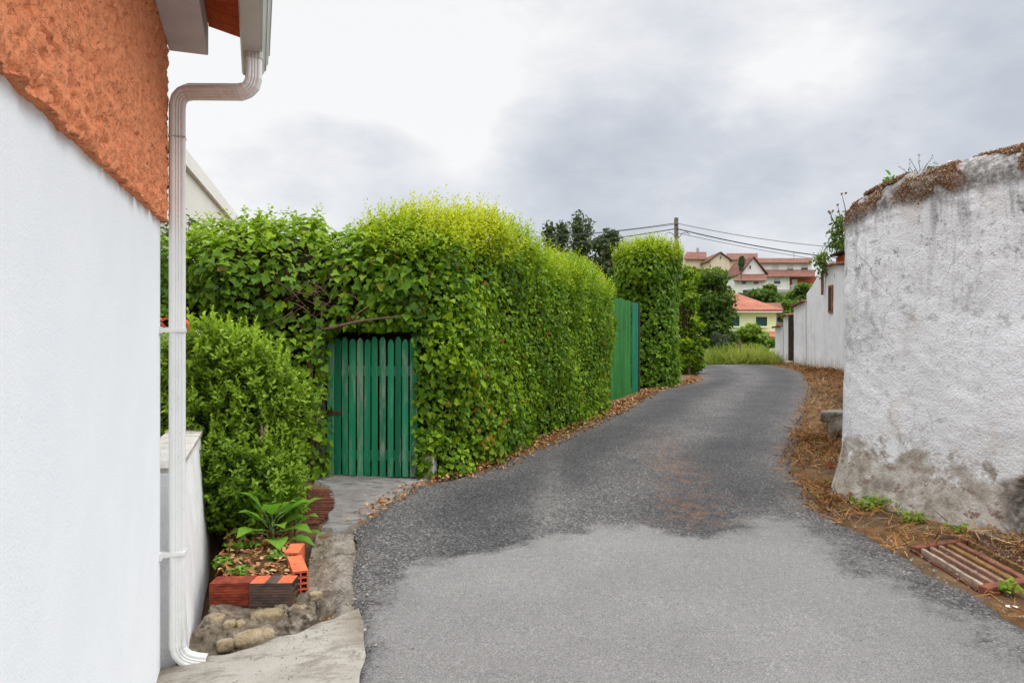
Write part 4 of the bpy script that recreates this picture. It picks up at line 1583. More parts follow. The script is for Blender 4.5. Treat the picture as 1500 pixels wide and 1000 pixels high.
def old_wall():
    t = thing("whitewashed_wall", "thick old whitewashed wall with stained rounded top and bare earthy foot, by the drain", "wall", (3.4, 5.6, g(5.6)))
    line = resample(WP, lambda p: .022 if 3.9 < p.y < 7.1 and p.x < 4.4 else .3)
    TH = .5
    zs = [-.1] + [.0 + .022 * i for i in range(122)]
    arc = [(0, 2.72)] + [(TH / 2 - TH / 2 * math.cos(a), 2.72 + .26 * math.sin(a) ** .8) for a in [math.pi * k / 22 for k in range(1, 22)]] + [(TH, 2.70), (TH, 1.5), (TH, -.1)]
    prof = [(0, z) for z in zs] + arc
    cols, gt, bf, ms = [], [], [], []
    for i, p in enumerate(line):
        a, b = line[max(i - 1, 0)], line[min(i + 1, len(line) - 1)]
        tn = (b - a).normalized()
        nout = Vector((-tn.y, tn.x, 0))     # towards the lane
        if nout.x > 0: nout = -nout
        gz = g(p.y)
        top_drop = -.05 + .13 * max(0, min(1, (p.y - 6.0) / .7)) + .15 * max(0, min(1, (p.y - 7) / 3))
        for (o, z) in prof:
            k = max(0, min(1, z / 2.7))
            zz = gz * (1 - k) + z if z < 2.7 else z
            zz = zz - top_drop * max(0, (z - 1.2) / 1.6)
            q = Vector((p.x, p.y, 0)) - nout * o
            q.z = zz
            h = z
            flare = .10 * max(0, 1 - h / .5) ** 1.5 + .03 * max(0, 1 - h / 1.4)
            d = .03 * mn.noise(q * .9) + .008 * mn.noise(q * 3.1) + .006 * mn.noise(q * 9) + .004 * mn.noise(q * 26)
            d += .003 * mn.noise(q * 48)
            if h > 2.5: d += min(1, (h - 2.5) / .25) * (.03 * mn.noise(q * 5) + .03 * mn.noise(q * 14) + .012 * mn.noise(q * 30))
            if o == 0: d += flare
            # broken hollow near the drain
            e = ((p.x - 3.60) * .40 - (p.y - 5.13) * .915) # metres along the wall towards the viewer
            hx = (e - .13) / .27
            hz2 = (h - .25) / .27
            rr = math.hypot(hx, hz2) + .18 * mn.noise(q * 8)
            hole = max(0, min(1, (1 - rr) * 3.0)) if o == 0 else 0
            d -= .15 * hole
            
            nn = nout if o == 0 else (nout * math.cos(math.pi * o / TH) * -1 * -1 + Vector((0, 0, 1)) * math.sin(math.pi * min(o, TH) / TH)).normalized()
            if o > TH * .98: nn = -nout
            q += nn * d
            cols.append(q)
            gt.append(max(0, min(1, (h - 1.3) / 1.3)) ** 1.3 if h < 2.71 else 1.0)
            bf.append(max(0, min(1, 1 - (h - .10) / .75)))
            m0 = min(1, max(0, (h - 2.66) / .07)) * .85
            if hole > .45: m0 = max(m0, .85)
            ms.append(m0)
    n = len(prof)
    rows = [cols[i * n:(i + 1) * n] for i in range(len(line))]
    mb = MB().grid(rows)
    mb.f.append(tuple(range(n)))
    mb.f.append(tuple((len(rows) - 1) * n + k for k in range(n - 1, -1, -1)))
    mb.build("wall_body", OLDP, t, smooth=True, attrs={"grime_top": gt, "bare_foot": bf, "moss": ms})
    return t, line, TH


ow, oline, OTH = old_wall()
# sedum and dry moss over the top edge: an uncountable cover, one object
pts, nrm = [], []
for i in range(90000):
    k = random.randrange(len(oline) - 1)
    p = oline[k].lerp(oline[k + 1], random.random())
    if p.y > 8 or p.y < 3.2: continue
    a, b = oline[k], oline[k + 1]
    tn = (b - a).normalized()
    no = Vector((-tn.y, tn.x, 0))
    if no.x > 0: no = -no
    ang = random.random() ** .8 * math.pi * .62
    clump = mn.noise(Vector((p.x * 2.6, p.y * 2.6, ang * .8))) + .5 * mn.noise(Vector((p.x * 7, p.y * 7, ang * 2)))
    if clump < -.24 + .40 * abs(ang - .8): continue
    drop = -.05 + .13 * max(0, min(1, (p.y - 6.0) / .7)) + .15 * max(0, min(1, (p.y - 7) / 3))
    o = OTH / 2 - OTH / 2 * math.cos(ang)
    z = 2.72 + .26 * math.sin(ang) ** .8 - drop
    over = 0
    if ang < .6 and clump > .12: z -= random.random() ** 1.5 * .15 * min(1, clump * 1.6); over = .03
    q = Vector((p.x, p.y, z)) - no * (o - over - .01)
    q.z += random.random() * .03
    pts.append(q)
    nrm.append(no * math.cos(ang) + Vector((0, 0, math.sin(ang))))
for i in range(3500):      # a dry cushion of it by the drain, at the wall's foot
    x, y = 3.62 + random.gauss(0, .18), 4.86 + random.gauss(0, .14)
    if x > Xwall(y) + .02: continue
    hgt = .13 * math.exp(-((x - 3.62) / .22) ** 2 - ((y - 4.86) / .18) ** 2)
    pts.append(Vector((x, y, g(y) + .03 + hgt * random.random() ** .5)))
    nrm.append(Vector((random.gauss(0, .5), random.gauss(-.3, .5), 1)).normalized())
pts, nrm = np.array(pts), np.array(nrm)
o = outward_leaves("moss", pts, nrm, .014, T_CLUMP, L_SEDUM, None, .3, .8, -.3)
tag(o, "rusty red sedum and dry moss matting the top of the old wall", "moss", kind="stuff")


def sprig(name, label, c, h, n, size, mat, seed, bare=False):
    r = np.random.default_rng(seed)
    t = thing(name, label, "plant", c)
    mb = MB()
    tips = []
    for k in range(n):
        d = Vector((r.normal() * .35, r.normal() * .35, 1)).normalized()
        p = Vector(c) - Vector((0, 0, .06))
        pl = [p]
        for j in range(4):
            d = (d + Vector((r.normal() * .22, r.normal() * .22, .1))).normalized()
            pl.append(pl[-1] + d * h / 4 * (.7 + .5 * r.random()))
        mb.tube(pl, [.004, .0035, .003, .002, .0015], 5)
        tips += pl[1:] if not bare else pl[2:]
    mb.build("stem", TWIG, t)
    tp = np.repeat(np.array(tips), 3 if bare else 5, 0) + r.normal(size=(len(tips) * (3 if bare else 5), 3)) * size * .5
    outward_leaves("leaves", tp, np.tile([0, 0, 1.0], (len(tp), 1)), size, T_OVAL, mat, t, .3, .7, -.1)
    return t


sprig("wall_sprout", "bright green seedling on the left shoulder of the old wall's top", W(1299, 268, 6.33), .09, 2, .045, L_BROAD, 2)
sprig("wall_sprout", "wispy tall grass-like weed on the old wall's top, right of the bright green seedling", W(1346, 252, 6.0), .20, 5, .016, L_DARK, 4, True)
sprig("wall_sprout", "short dark leafy sprout on the wall top, right of the wispy weed", W(1367, 246, 5.9), .09, 3, .026, L_DARK, 6)

# weeds at the foot of the old wall
for i, (px, py, Y, s, nl, lab) in enumerate(((1283, 752, 6.02, .085, 240, "wide patch of round-leaved green weed at the old wall's foot"), (1336, 766, 5.62, .06, 150, "compact round clump of green weed at the wall foot nearest the drain"),
                                             (1250, 742, 6.3, .03, 40, "few-leaved green weed near the corner of the old wall"), (1408, 786, 5.35, .04, 60, "thin weed between the wall foot and the drain's rear edge"),
                                             (1480, 876, 4.2, .035, 50, "small green weed under the drain's front beam"))):
    p = W(px, py, Y)
    zg = g(Y) + .03
    t = thing("wall_weed", lab, "weed", (p.x, p.y, zg))
    P = np.array([p.x, p.y, zg + s * .5]) + RNG.normal(size=(nl, 3)) * np.array([s * .9, s * .7, s * .35])
    P[:, 2] = np.maximum(P[:, 2], zg)
    outward_leaves("leaves", P, np.tile([-.3, -.4, 1.0], (nl, 1)), .028, T_IVY, L_BRIGHT, t, .3, .5, .1, RNG.random(nl) * .5)
    MB().tube([(p.x, p.y, zg - .05), (p.x + .01, p.y, zg + .04)], .004, 5).build("stem", TWIG, t)

# ================================================================== slatted drain
dr = thing("slatted_drain", "rusty drain cover of worn slats in an iron frame below the old wall", "drain cover", (3.0, 4.75, g(4.75)))
K00, K10, K01, K11 = Vector((2.83, 4.99, 0)), Vector((3.41, 5.22, 0)), Vector((2.80, 4.25, 0)), Vector((3.39, 4.47, 0))


def DP(u, v, z=0):
    p = (K00 * (1 - u) + K10 * u) * (1 - v) + (K01 * (1 - u) + K11 * u) * v
    p.z = g(p.y) + z + .012
    return p


mb = MB()
mb.grid([[DP(-.03, -.02, -.20), DP(1.03, -.02, -.20)], [DP(-.03, 1.02, -.20), DP(1.03, 1.02, -.20)]])
mb.build("pit_floor", simple("pit_dark", (.02, .017, .013), .95), dr)
U = [.03, .17, .31, .45, .60, .79, .96]
Wd_ = [.045, .055, .055, .075, .08, .045, .045]
mats = [0, 1, 1, 2, 3, 2, 1]
for u, wd, mi in zip(U, Wd_, mats):
    a, b = DP(u, .03 + random.uniform(-.01, .01), .0), DP(u, .975, .0)
    d = (b - a)
    lat = Vector((1, .38, 0)).normalized() * wd * .5 * .62
    up = Vector((0, 0, .016))
    mb = MB()
    n = 12
    rows = []
    for k in range(n + 1):
        p = a.lerp(b, k / n)
        rows.append([p + lat * x * (1 + .10 * mn.noise(p * 14 + Vector((x, 0, 0)))) + Vector((0, 0, z + .004 * mn.noise(p * 20 + Vector((0, x, z))))) for x, z in ((-1, -.02), (-1, .012), (-.85, .016), (.85, .016), (1, .012), (1, -.02))])
    mb.grid(rows)
    mb.f.append((0, 1, 2, 3, 4, 5))
    mb.f.append(tuple(n * 6 + k for k in range(5, -1, -1)))
    mb.build("slat", SLAT[mi], dr)
for v, zz, hh, th in ((-.035, .006, .02, .03), (1.03, .012, .034, .035)):
    a, b = DP(-.04, v, zz), DP(1.18 if v > 1 else 1.03, v, zz)
    d = (b - a).normalized()
    mb = MB().obox((a + b) / 2 - Vector((0, 0, hh * .5)), (b - a) / 2, Vector((-d.y, d.x, 0)) * th, Vector((0, 0, hh)))
    mb.build("frame_beam", RUSTP, dr, bevel=.005)
for u in (-.055, 1.045):
    a, b = DP(u, -.06, -.005), DP(u, .98, -.005)
    d = (b - a).normalized()
    MB().obox((a + b) / 2 - Vector((0, 0, .03)), (b - a) / 2, Vector((-d.y, d.x, 0)) * .012, Vector((0, 0, .03))).build("frame_edge", RUST, dr)
for u in (.72, 1.0):
    p = DP(u, 1.10, -.02)
    MB().obox(p, Vector((.010, .004, 0)), Vector((-.004, .010, 0)), Vector((0, 0, .055 if u < .9 else .085))).build("stub_bar", RUST, dr)

# buried drain pipe at the verge
cp = Vector((4.70, 10.25, g(10.25) + .07))
pipe2 = thing("culvert_pipe", "mossy concrete culvert mouth poking out beside the old wall", "pipe", cp)
ax = Vector((-.55, -.83, .05)).normalized()
mb = MB()
ring = [(math.cos(2 * math.pi * k / 24), math.sin(2 * math.pi * k / 24)) for k in range(24)]
mb.sweep([cp - ax * 1.0, cp], ring, .17, cap=False)
mb.sweep([cp, cp + ax * .001], ring, [.17, .13], cap=False)
mb.sweep([cp, cp - ax * 1.0], [(x, y) for x, y in ring[::-1]], .13, cap=True)
mb.build("pipe_shell", LIPC, pipe2, smooth=True)
sl = MB().obox(cp - ax * .60 + Vector((0, 0, .15)), ax * .5, Vector((ax.y, -ax.x, 0)) * .30, Vector((0, 0, .08)))
sl.build("headwall", LIPC, pipe2, bevel=.03)

# ================================================================== far wall on the right
FW = [(5.7, 11.75), (7.7, 15.6), (10.33, 21.95), (10.70, 24.4), (11.1, 27.0)]


def wall_run(name, label, pts, tops, mat=FARP, th=.32, step=.25):
    """white wall, given foot line and heights of the top at each point"""
    t = thing(name, label, "wall", (*pts[0], g(pts[0][1])))
    dense = []
    for (a, ta), (b, tb) in zip(zip(pts, tops), zip(pts[1:], tops[1:])):
        a, b = Vector(a), Vector(b)
        n = max(1, int((b - a).length / step))
        for k in range(n):
            dense.append((a.lerp(b, k / n), ta + (tb - ta) * k / n))
    dense.append((Vector(pts[-1]), tops[-1]))
    rows, ft, tp = [], [], []
    NV = 14
    for i, (p, top) in enumerate(dense):
        a, b = dense[max(i - 1, 0)][0], dense[min(i + 1, len(dense) - 1)][0]
        tn = (b - a).normalized()
        no = Vector((-tn.y, tn.x))
        if no.x > 0: no = -no
        z0 = g(p.y) - .1
        row = []
        for k in range(NV + 1):
            z = z0 + (top - z0) * k / NV
            q = Vector((p.x + no.x * 0, p.y, z))
            q += Vector((*no, 0)) * (.02 * mn.noise(q * 1.3) + .01 * mn.noise(q * 4))
            row.append(q)
            ft.append(max(0, 1 - (z - z0) / 1.0))
            tp.append(max(0, min(1, (k / NV - .7) / .3)))
        for q in (Vector((p.x - no.x * th, p.y - no.y * th, top + .02)), Vector((p.x - no.x * th, p.y - no.y * th, z0))):
            row.append(q)
            ft.append(0)
            tp.append(.5)
        rows.append(row)
    mb = MB().grid(rows)
    n = NV + 3
    mb.f.append(tuple(range(n)))
    mb.f.append(tuple((len(rows) - 1) * n + k for k in range(n - 1, -1, -1)))
    mb.build("wall_body", mat, t, smooth=False, attrs={"foot": ft, "top": tp})
    return t


def tile_row(parent, a, b, th=.34, wid=.2, mat=None, sag=.0):
    """a course of curved clay tiles laid over a wall top from a to b"""
    a, b = Vector(a), Vector(b)
    L = (b - a).length
    n = max(1, int(L / wid))
    d = (b - a) / n
    side = Vector((b.y - a.y, -(b.x - a.x), 0)).normalized()
    if side.x > 0: side = -side
    mb = MB()
    for k in range(n):
        c = a + d * (k + .5) + Vector((0, 0, random.uniform(-.01, .01)))
        dx = d.normalized()
        prof = []
        for i in range(7):
            an = math.pi * i / 6
            prof.append((math.cos(an) * wid * .55, math.sin(an) * .07))
        prof += [(x * .8, y * .7) for x, y in prof[::-1]]
        poly = [c + side * .14 + dx * x + Vector((0, 0, y - .035)) for x, y in prof]
        mb.prism(poly, side * -(th + .12) + Vector((0, 0, .05)))
    return mb.build("tile_coping", mat or TILEO, parent)


hf = wall_run("far_wall", "tall far white wall with slit window and clay tile corner, beyond the old wall", FW, [2.4, 3.2, 3.92, 4.22, 3.40])
tile_row(hf, (10.28, 21.7, 4.0), (10.66, 24.2, 4.16), mat=TILEO)
# slit window and rust stain
wx = Vector((10.56, 23.6, 0))
def on_far(px):
    """foot point on the run between the corner and 27 m for a bearing"""
    k = (px - 750) / F
    for a, b in zip(FW[2:], FW[3:]):
        A, B = Vector(a), Vector(b)
        for i in range(101):
            p = A.lerp(B, i / 100)
            if p.x / p.y <= k: return p
    return Vector(FW[-1])


ps = on_far(1218)
tdir = (Vector(FW[3]) - Vector(FW[2])).normalized()
tdir = Vector((*tdir, 0))
wn = Vector((-tdir.y, tdir.x, 0))
zc = EYE + (500 - 438) / F * ps.y
slw = MB().obox((ps.x + wn.x * .0, ps.y + wn.y * .0, zc), tdir * .22, wn * .05, Vector((0, 0, .46))).build("slit_window", TILEO, hf)
MB().obox((ps.x + wn.x * .052, ps.y + wn.y * .052, zc), tdir * .13, wn * .004, Vector((0, 0, .40))).build("pane", DARKW, slw)
# the brick stub and shed_roof edge above the tiles
MB().obox((11.0, 23.7, 4.28), tdir * .55, wn * .12, Vector((0, 0, .16))).build("brick_stub", TILE, hf)
MB().obox((10.95, 22.9, 4.50), tdir * 1.3, wn * .4, Vector((0, 0, .03))).build("shed_roof", DARKW, hf)
tr_ = MB().tube([(10.62, 24.55, 4.02), (10.64, 24.57, 3.6), (10.66, 24.62, 3.2)], [.05, .05, .045], 7)
tr_.build("gutter_spout", TILEO, hf)

w2 = wall_run("far_wall", "lower far white wall section with crack at its edge, between the slit-window wall and dark post", [(11.07, 27.05), (11.14, 28.35)], [3.12, 2.95])
tile_row(w2, (11.05, 27.0, 3.13), (11.12, 28.4, 2.97))
MB().obox((11.13, 28.55, 1.6), (.02, .10, 0), (-.1, .03, 0), (0, 0, 1.06)).build("door_post", DARKW, w2)
w3 = wall_run("far_wall", "short far white wall section just left of the dark post", [(11.10, 28.72), (11.08, 29.25)], [2.66, 2.60])
tile_row(w3, (11.08, 28.7, 2.68), (11.06, 29.3, 2.62))
w4 = wall_run("far_wall", "lowest far white wall stub at the left end, by the tall grass", [(11.05, 29.3), (10.98, 29.9)], [2.24, 2.14])
tile_row(w4, (11.03, 29.28, 2.26), (10.96, 29.92, 2.17))
# small stone heap at the foot of the post
hp = W(1157, 529, 28.2)
for i, (dx, dy, r) in enumerate(((0, 0, .16), (.22, .1, .12), (.1, -.1, .09))):
    me = rock((hp.x + dx, hp.y + dy, g(28.2) + r * .5), (r, r * .8, r * .7), i)
    o = link("loose_stone", me)
    del me["world"]
    me.materials.append(STONE)
    tag(o, ("largest brown stone at the foot of the far dark post", "middle brown stone leaning by the far dark post", "smallest stone in front of the heap by the far dark post")[i], "stone", "stones at the far post")

# ================================================================== TREES
def tree(name, label, cat, base, ells, count, leaf, template, mat, tr=(.1, .04), up=.5, noisef=2.0, amp=.12, group=None, inner=.5, limbs=None, core=.0, young=None, jit=.8, tb=.15, rdlo=0, scat=0):
    base = Vector(base)
    t = thing(name, label, cat, base, 0, group)

    def sd(P):
        d = np.full(len(P), 1e9)
        for c, r in ells:
            d = np.minimum(d, sd_ell(P, c, r))
        sc = min(min(r) for _, r in ells)
        return d + amp * sc * 2 * lump(P, noisef) + amp * sc * lump(P + 7, noisef * 2.7)

    lo = np.min([np.array(c) - np.array(r) * 1.25 for c, r in ells], 0)
    hi = np.max([np.array(c) + np.array(r) * 1.25 for c, r in ells], 0)
    rmin = min(min(r) for _, r in ells)
    P, N, D = shell(sd, lo, hi, count, inner * rmin, .05 * rmin)
    if scat: P = P + RNG.normal(size=P.shape) * scat
    rn = np.clip(rdlo + .1 + .6 * RNG.random(len(P)) + .22 * lump(P, noisef * 1.5), 0, .97)
    yv = np.zeros(len(P)) if young is None else young * RNG.random(len(P)) * np.clip(.3 + N[:, 2], 0, 1)
    outward_leaves("crown", P, N, leaf, template, mat, t, up, jit, .3, yv, rn)
    if core:
        core_ells("inner_growth", ells[:1], t, .95)
    top = Vector(ells[0][0]) + Vector((0, 0, ells[0][1][2] * .1))
    if limbs is None:
        limbs = []
        for k, (c, r) in enumerate(ells):
            if k == 0: continue
            tt_ = min(.9, max(.25, (c[2] - base.z) / (top.z - base.z) - .2))
            v = Vector(c) - base.lerp(top, tt_)
            limbs.append((tt_, tuple(v), v.length * .8, tr[0] * .4))
    trunk_mesh(base - Vector((0, 0, .2)), top, tr[0], tr[1], limbs, t, bend=tb)
    return t


# dark feathery tree beyond the ivy block
def E(px, py, Y, rx, ry, rz):
    """ellipsoid body by bearing, radii in photo pixels at that depth"""
    p = W(px, py, Y)
    s = Y / F
    return ((p.x, p.y, p.z), (rx * s, ry * s, rz * s))


def puffs(seed, n, px, py, Y, wx, wy, r0, r1, shape=None):
    """many small leaf masses scattered through one crown"""
    r = random.Random(seed)
    out = []
    for k in range(n):
        while True:
            u, v, w_ = r.uniform(-1, 1), r.uniform(-1, 1), r.uniform(-1, 1)
            lim = shape(v) if shape else math.sqrt(max(0, 1 - v * v))
            if math.hypot(u, w_) <= lim: break
        q = r.uniform(r0, r1)
        out.append(E(px + u * wx, py + v * wy, Y + w_ * wx * Y / F, q, q, q * r.uniform(.55, .85)))
    return out


tree("walnut_tree", "dark green spreading tree in the middle distance, right of the ivy block", "tree", (W(1047, 540, 33).x, 33, g(33)),
     [E(1048, 440, 33, 14, 14, 20)] + puffs(1, 40, 1046, 450, 33, 34, 66, 8, 14), 9000, .15, T_CLUMP, L_DARK, (.13, .05), noisef=2.2, amp=.22, inner=.9, young=.6, scat=.10)
tree("garden_bush", "yellow-green leafy bush hard against the right side of the ivy block", "shrub", (W(1012, 545, 22).x, 22.2, g(22)),
     [E(1006, 465, 22.5, 13, 13, 55)] + puffs(2, 26, 1008, 470, 22.5, 17, 76, 8, 13, lambda v: 1), 4800, .12, T_OVAL, L_HEDGE, (.05, .02), noisef=2.6, amp=.2, inner=.7, core=.5, young=.5)
tree("bright_bush", "bright lime green bush in front of the pale green house", "shrub", (W(1098, 535, 36).x, 36, g(36)),
     [E(1100, 508, 36, 24, 20, 18)] + puffs(3, 16, 1100, 505, 36, 30, 24, 7, 12), 3400, .17, T_CLUMP, L_BRIGHT, (.05, .02), noisef=2.2, amp=.2, inner=.8, core=.45, young=.6)
tree("grey_bush", "small grey-green olive bush standing in the far tall grass", "shrub", (W(1056, 530, 31).x, 31, g(31)),
     [E(1056, 512, 31, 11, 11, 17)] + puffs(4, 8, 1055, 505, 31, 12, 22, 4, 7), 1300, .12, T_LANCE, leaf_mat("olive_leaf", [(.045, .065, .04), (.09, .115, .07), (.15, .18, .12)], (.2, .22, .14)), (.04, .02), noisef=2.6, amp=.2, inner=.9)
tree("round_tree", "round dark tree in front of the white houses, above the red hip roof", "tree", (W(1112, 470, 84).x, 84, g(84)),
     [E(1112, 436, 84, 18, 18, 11)] + puffs(5, 18, 1112, 436, 84, 28, 17, 6, 10), 3000, .45, T_CLUMP, L_DARK, (.2, .08), noisef=.9, amp=.2, inner=.8, core=.5, young=.3)
tree("hillside_bush", "mid green bushy tree on the slope under the porch of the white house", "tree", (W(1178, 470, 80).x, 80, g(80)),
     [E(1175, 436, 80, 18, 18, 12)] + puffs(6, 24, 1174, 440, 80, 30, 24, 6, 10), 3800, .42, T_CLUMP, L_DARK, (.2, .08), noisef=.9, amp=.2, inner=.8, core=.5, young=.7)
tree("hillside_bush", "yellow-green low bush peeping over the far white wall's lowest section", "shrub", (W(1153, 480, 70).x, 70, g(70)),
     [E(1154, 462, 70, 12, 12, 8)] + puffs(7, 10, 1158, 455, 70, 16, 12, 5, 8), 1500, .34, T_CLUMP, L_BRIGHT, (.1, .05), noisef=1.1, amp=.2, inner=.8, core=.5)
tree("garden_tree", "sparse young tree below the cream house, left of the pale green house", "tree", (W(1035, 470, 60).x, 60, g(60)),
     [E(1028, 415, 60, 16, 14, 18)] + puffs(8, 24, 1026, 416, 60, 28, 30, 6, 11), 3800, .36, T_CLUMP, L_DARK, (.18, .07), noisef=1.1, amp=.22, inner=.9, young=.4)
cy = thing("cypress_tree", "tiny dark columnar cypress beside the cream house", "tree", (W(1086, 400, 118).x, 118, g(118)))
e = [E(1086, 386, 118, 3.2, 3.2, 9.5)]
P, N, D = shell(lambda P: sd_ell(P, *e[0]) + .1 * lump(P, 2), np.array(e[0][0]) - 1.3, np.array(e[0][0]) + 1.3, 900, .3, .05)
outward_leaves("crown", P, N, .3, T_CLUMP, L_FAR, cy, .8, .4, -.8)
MB().tube([(e[0][0][0], 118, g(118) - .5), (e[0][0][0], 118, e[0][0][2])], [.12, .08], 6).build("trunk", BARK, cy)

# tall irregular trees behind the hedge
cone = lambda v: .25 + .55 * (v + 1) / 2 + .2 * math.sin(v * 9)
tree("tall_pine", "tallest dark pine of the group behind the long hedge, with two pointed heads", "tree", (W(847, 470, 62).x, 62, g(62)),
     [E(847, 345, 62, 5, 5, 22)] + puffs(11, 22, 846, 352, 62, 11, 36, 2.5, 5, cone) + puffs(12, 14, 861, 358, 62, 7, 30, 2.5, 4.5, cone) + [E(848, 318, 62, 3, 3, 6), E(861, 330, 62, 3, 3, 5)],
     1900, .28, T_CLUMP, L_FAR, (.28, .06), noisef=1.6, amp=.3, inner=.9, tb=.0, scat=.22)
tree("slim_pine", "slim pine with bare lower trunk at the left of the dark tree group", "tree", (W(825, 470, 60).x, 60, g(60)),
     [E(825, 338, 60, 4, 4, 8)] + puffs(13, 12, 824, 340, 60, 9, 12, 3, 5, cone) + [E(819, 362, 60, 4, 4, 4), E(829, 370, 60, 4, 4, 4)], 800, .28, T_CLUMP, L_FAR, (.2, .08), noisef=1.6, amp=.3, inner=.9, tb=.0, scat=.2)
tree("eucalyptus_tree", "rounded dark eucalyptus at the right of the tree group behind the long hedge", "tree", (W(889, 460, 58).x, 58, g(58)),
     [E(888, 362, 58, 10, 10, 12)] + puffs(14, 24, 889, 374, 58, 20, 38, 4, 8), 2600, .32, T_CLUMP, L_FAR, (.25, .1), noisef=1.3, amp=.25, inner=.9, tb=.0, scat=.2)
tree("distant_conifer", "dark treetop tip just showing over the long hedge's crown", "tree", (W(806, 470, 50).x, 50, g(50)),
     [E(806, 340, 50, 4, 4, 10)] + puffs(15, 10, 806, 352, 50, 6, 18, 2.5, 5, cone), 500, .26, T_CLUMP, L_FAR, (.2, .08), noisef=1.6, amp=.25, inner=.9, tb=.0, scat=.15)
tree("backdrop_tree", "low dark tree between the long hedge and the ivy block, under the eucalyptus", "tree", (W(915, 470, 48).x, 48, g(48)),
     [E(905, 425, 48, 20, 18, 16)] + puffs(16, 20, 910, 426, 48, 30, 26, 6, 11), 3000, .30, T_CLUMP, L_DARK, (.15, .07), noisef=1.4, amp=.2, inner=.8, core=.5, tb=.0)

# sapling growing over the far wall
sap = tree("fig_sapling", "young leafy tree growing over the tile corner of the tall far wall", "tree", (W(1236, 470, 24).x + .5, 24.3, g(24)),
           [E(1226, 355, 24, 9, 9, 9)] + puffs(21, 13, 1226, 352, 24, 16, 17, 4, 7) + puffs(22, 8, 1204, 380, 24, 10, 15, 4, 6) + puffs(23, 6, 1235, 325, 24, 7, 22, 3, 5) + puffs(24, 5, 1211, 396, 24.5, 9, 8, 4, 6), 1500, .10, T_OVAL, L_DARK, (.05, .03), noisef=2.4, amp=.3, inner=.9, young=.8, rdlo=.15, scat=.08)
mb = MB()
for a, b, c in (((1236, 350), (1222, 325), (1214, 310)), ((1236, 340), (1230, 315), (1227, 300)), ((1241, 320), (1237, 300), (1233, 284)), ((1222, 325), (1217, 318), (1220, 309))):
    mb.tube([W(*a, 24), W(*b, 24), W(*c, 24)], [.02, .014, .007], 5)
for q in ((1214, 310), (1216, 312), (1227, 300), (1233, 284), (1239, 283), (1220, 309), (1219, 322), (1228, 310)):
    p = W(*q, 24)
    mb.obox(p, (.03, .01, 0), (0, .03, 0), (.01, 0, .03))
mb.build("bare_branches", TWIG, sap)

# ================================================================== POLE AND WIRES
PY = 38
pp_ = W(992, 500, PY)
pole = thing("utility_pole", "weathered utility pole rising behind the ivy block", "utility pole", (pp_.x, PY, g(PY)))
top_z = W(0, 319, PY).z
MB().tube([(pp_.x, PY, g(PY) - .3), (pp_.x - .05, PY, top_z)], [.15, .11], 10).build("pole_shaft", POLEM, pole)
MB().obox((pp_.x - .08, PY - .12, W(0, 325, PY).z), (.10, 0, 0), (0, .06, 0), (0, 0, .14)).build("insulator_box", POLEM, pole)
arm = MB()
for sg in (-1, 1):
    x0 = pp_.x
    z0 = W(0, 345, PY).z
    arm.tube([(x0, PY, z0 - .25), (x0 + sg * .25, PY, z0 + .12), (x0 + sg * .5, PY, z0 + .18), (x0 + sg * .66, PY, z0 + .05)], .025, 6)
arm.build("curved_arm", METAL, pole)


def wire(a, b, sag, r, label):
    a, b = Vector(a), Vector(b)
    pts = []
    for k in range(25):
        t = k / 24
        p = a.lerp(b, t)
        p.z -= sag * 4 * t * (1 - t)
        pts.append(p)
    o = MB().tube(pts, r, 5).build("overhead_wire", CABLE)
    tag(o, label, "wire", "wires strung from the utility pole")


def at_pole(y): return (pp_.x, PY - .14, W(0, y, PY).z)


wire(at_pole(328), W(1290, 366, 40), .25, .016, "topmost thin wire running right from the pole to over the white houses")
wire(at_pole(336), W(1290, 383, 40), .25, .030, "thick dark cable running right from the pole, below the topmost wire")
wire(at_pole(342), W(1290, 392, 40), .15, .014, "faint lowest wire running right from the pole")
wire(at_pole(327), W(700, 346, 52), .3, .020, "upper wire running left from the pole over the dark trees")
wire(at_pole(335), W(700, 362, 52), .3, .026, "lower wire running left from the pole past the eucalyptus")
wire(at_pole(329), W(700, 352, 60), .2, .014, "thin middle wire running left from the pole")


# ================================================================== FAR HOUSES
def fbox(parent, name, mat, x0, x1, yt, yb, Y, depth, zb=None):
    """box whose front stands at depth Y and spans the bearings x0..x1; returns object"""
    a, b = W(x0, yb, Y), W(x1, yt, Y)
    return MB().box((a.x, Y, zb if zb is not None else a.z), (b.x, Y + depth, b.z)).build(name, mat, parent)


def fwin(parent, x0, x1, yt, yb, Y, frame=WWALL, pane=GLASS, name="window", sill=True, blind=0):
    a, b = W(x0, yb, Y), W(x1, yt, Y)
    t = .08
    mb = MB()
    mb.box((a.x - t, Y - .06, a.z - t), (a.x, Y + .02, b.z + t)).box((b.x, Y - .06, a.z - t), (b.x + t, Y + .02, b.z + t))
    mb.box((a.x, Y - .06, b.z), (b.x, Y + .02, b.z + t)).box((a.x, Y - .06, a.z - t), (b.x, Y + .02, a.z))
    if sill: mb.box((a.x - t, Y - .14, a.z - t - .06), (b.x + t, Y - .062, a.z - t))
    w = mb.build(name, frame, parent)
    MB().box((a.x, Y - .03, a.z), (b.x, Y + .01, b.z)).build("pane", pane, w)
    if blind:
        MB().box((a.x, Y - .045, b.z - (b.z - a.z) * blind), (b.x, Y - .032, b.z)).build("blind", BLIND, w)
    return w


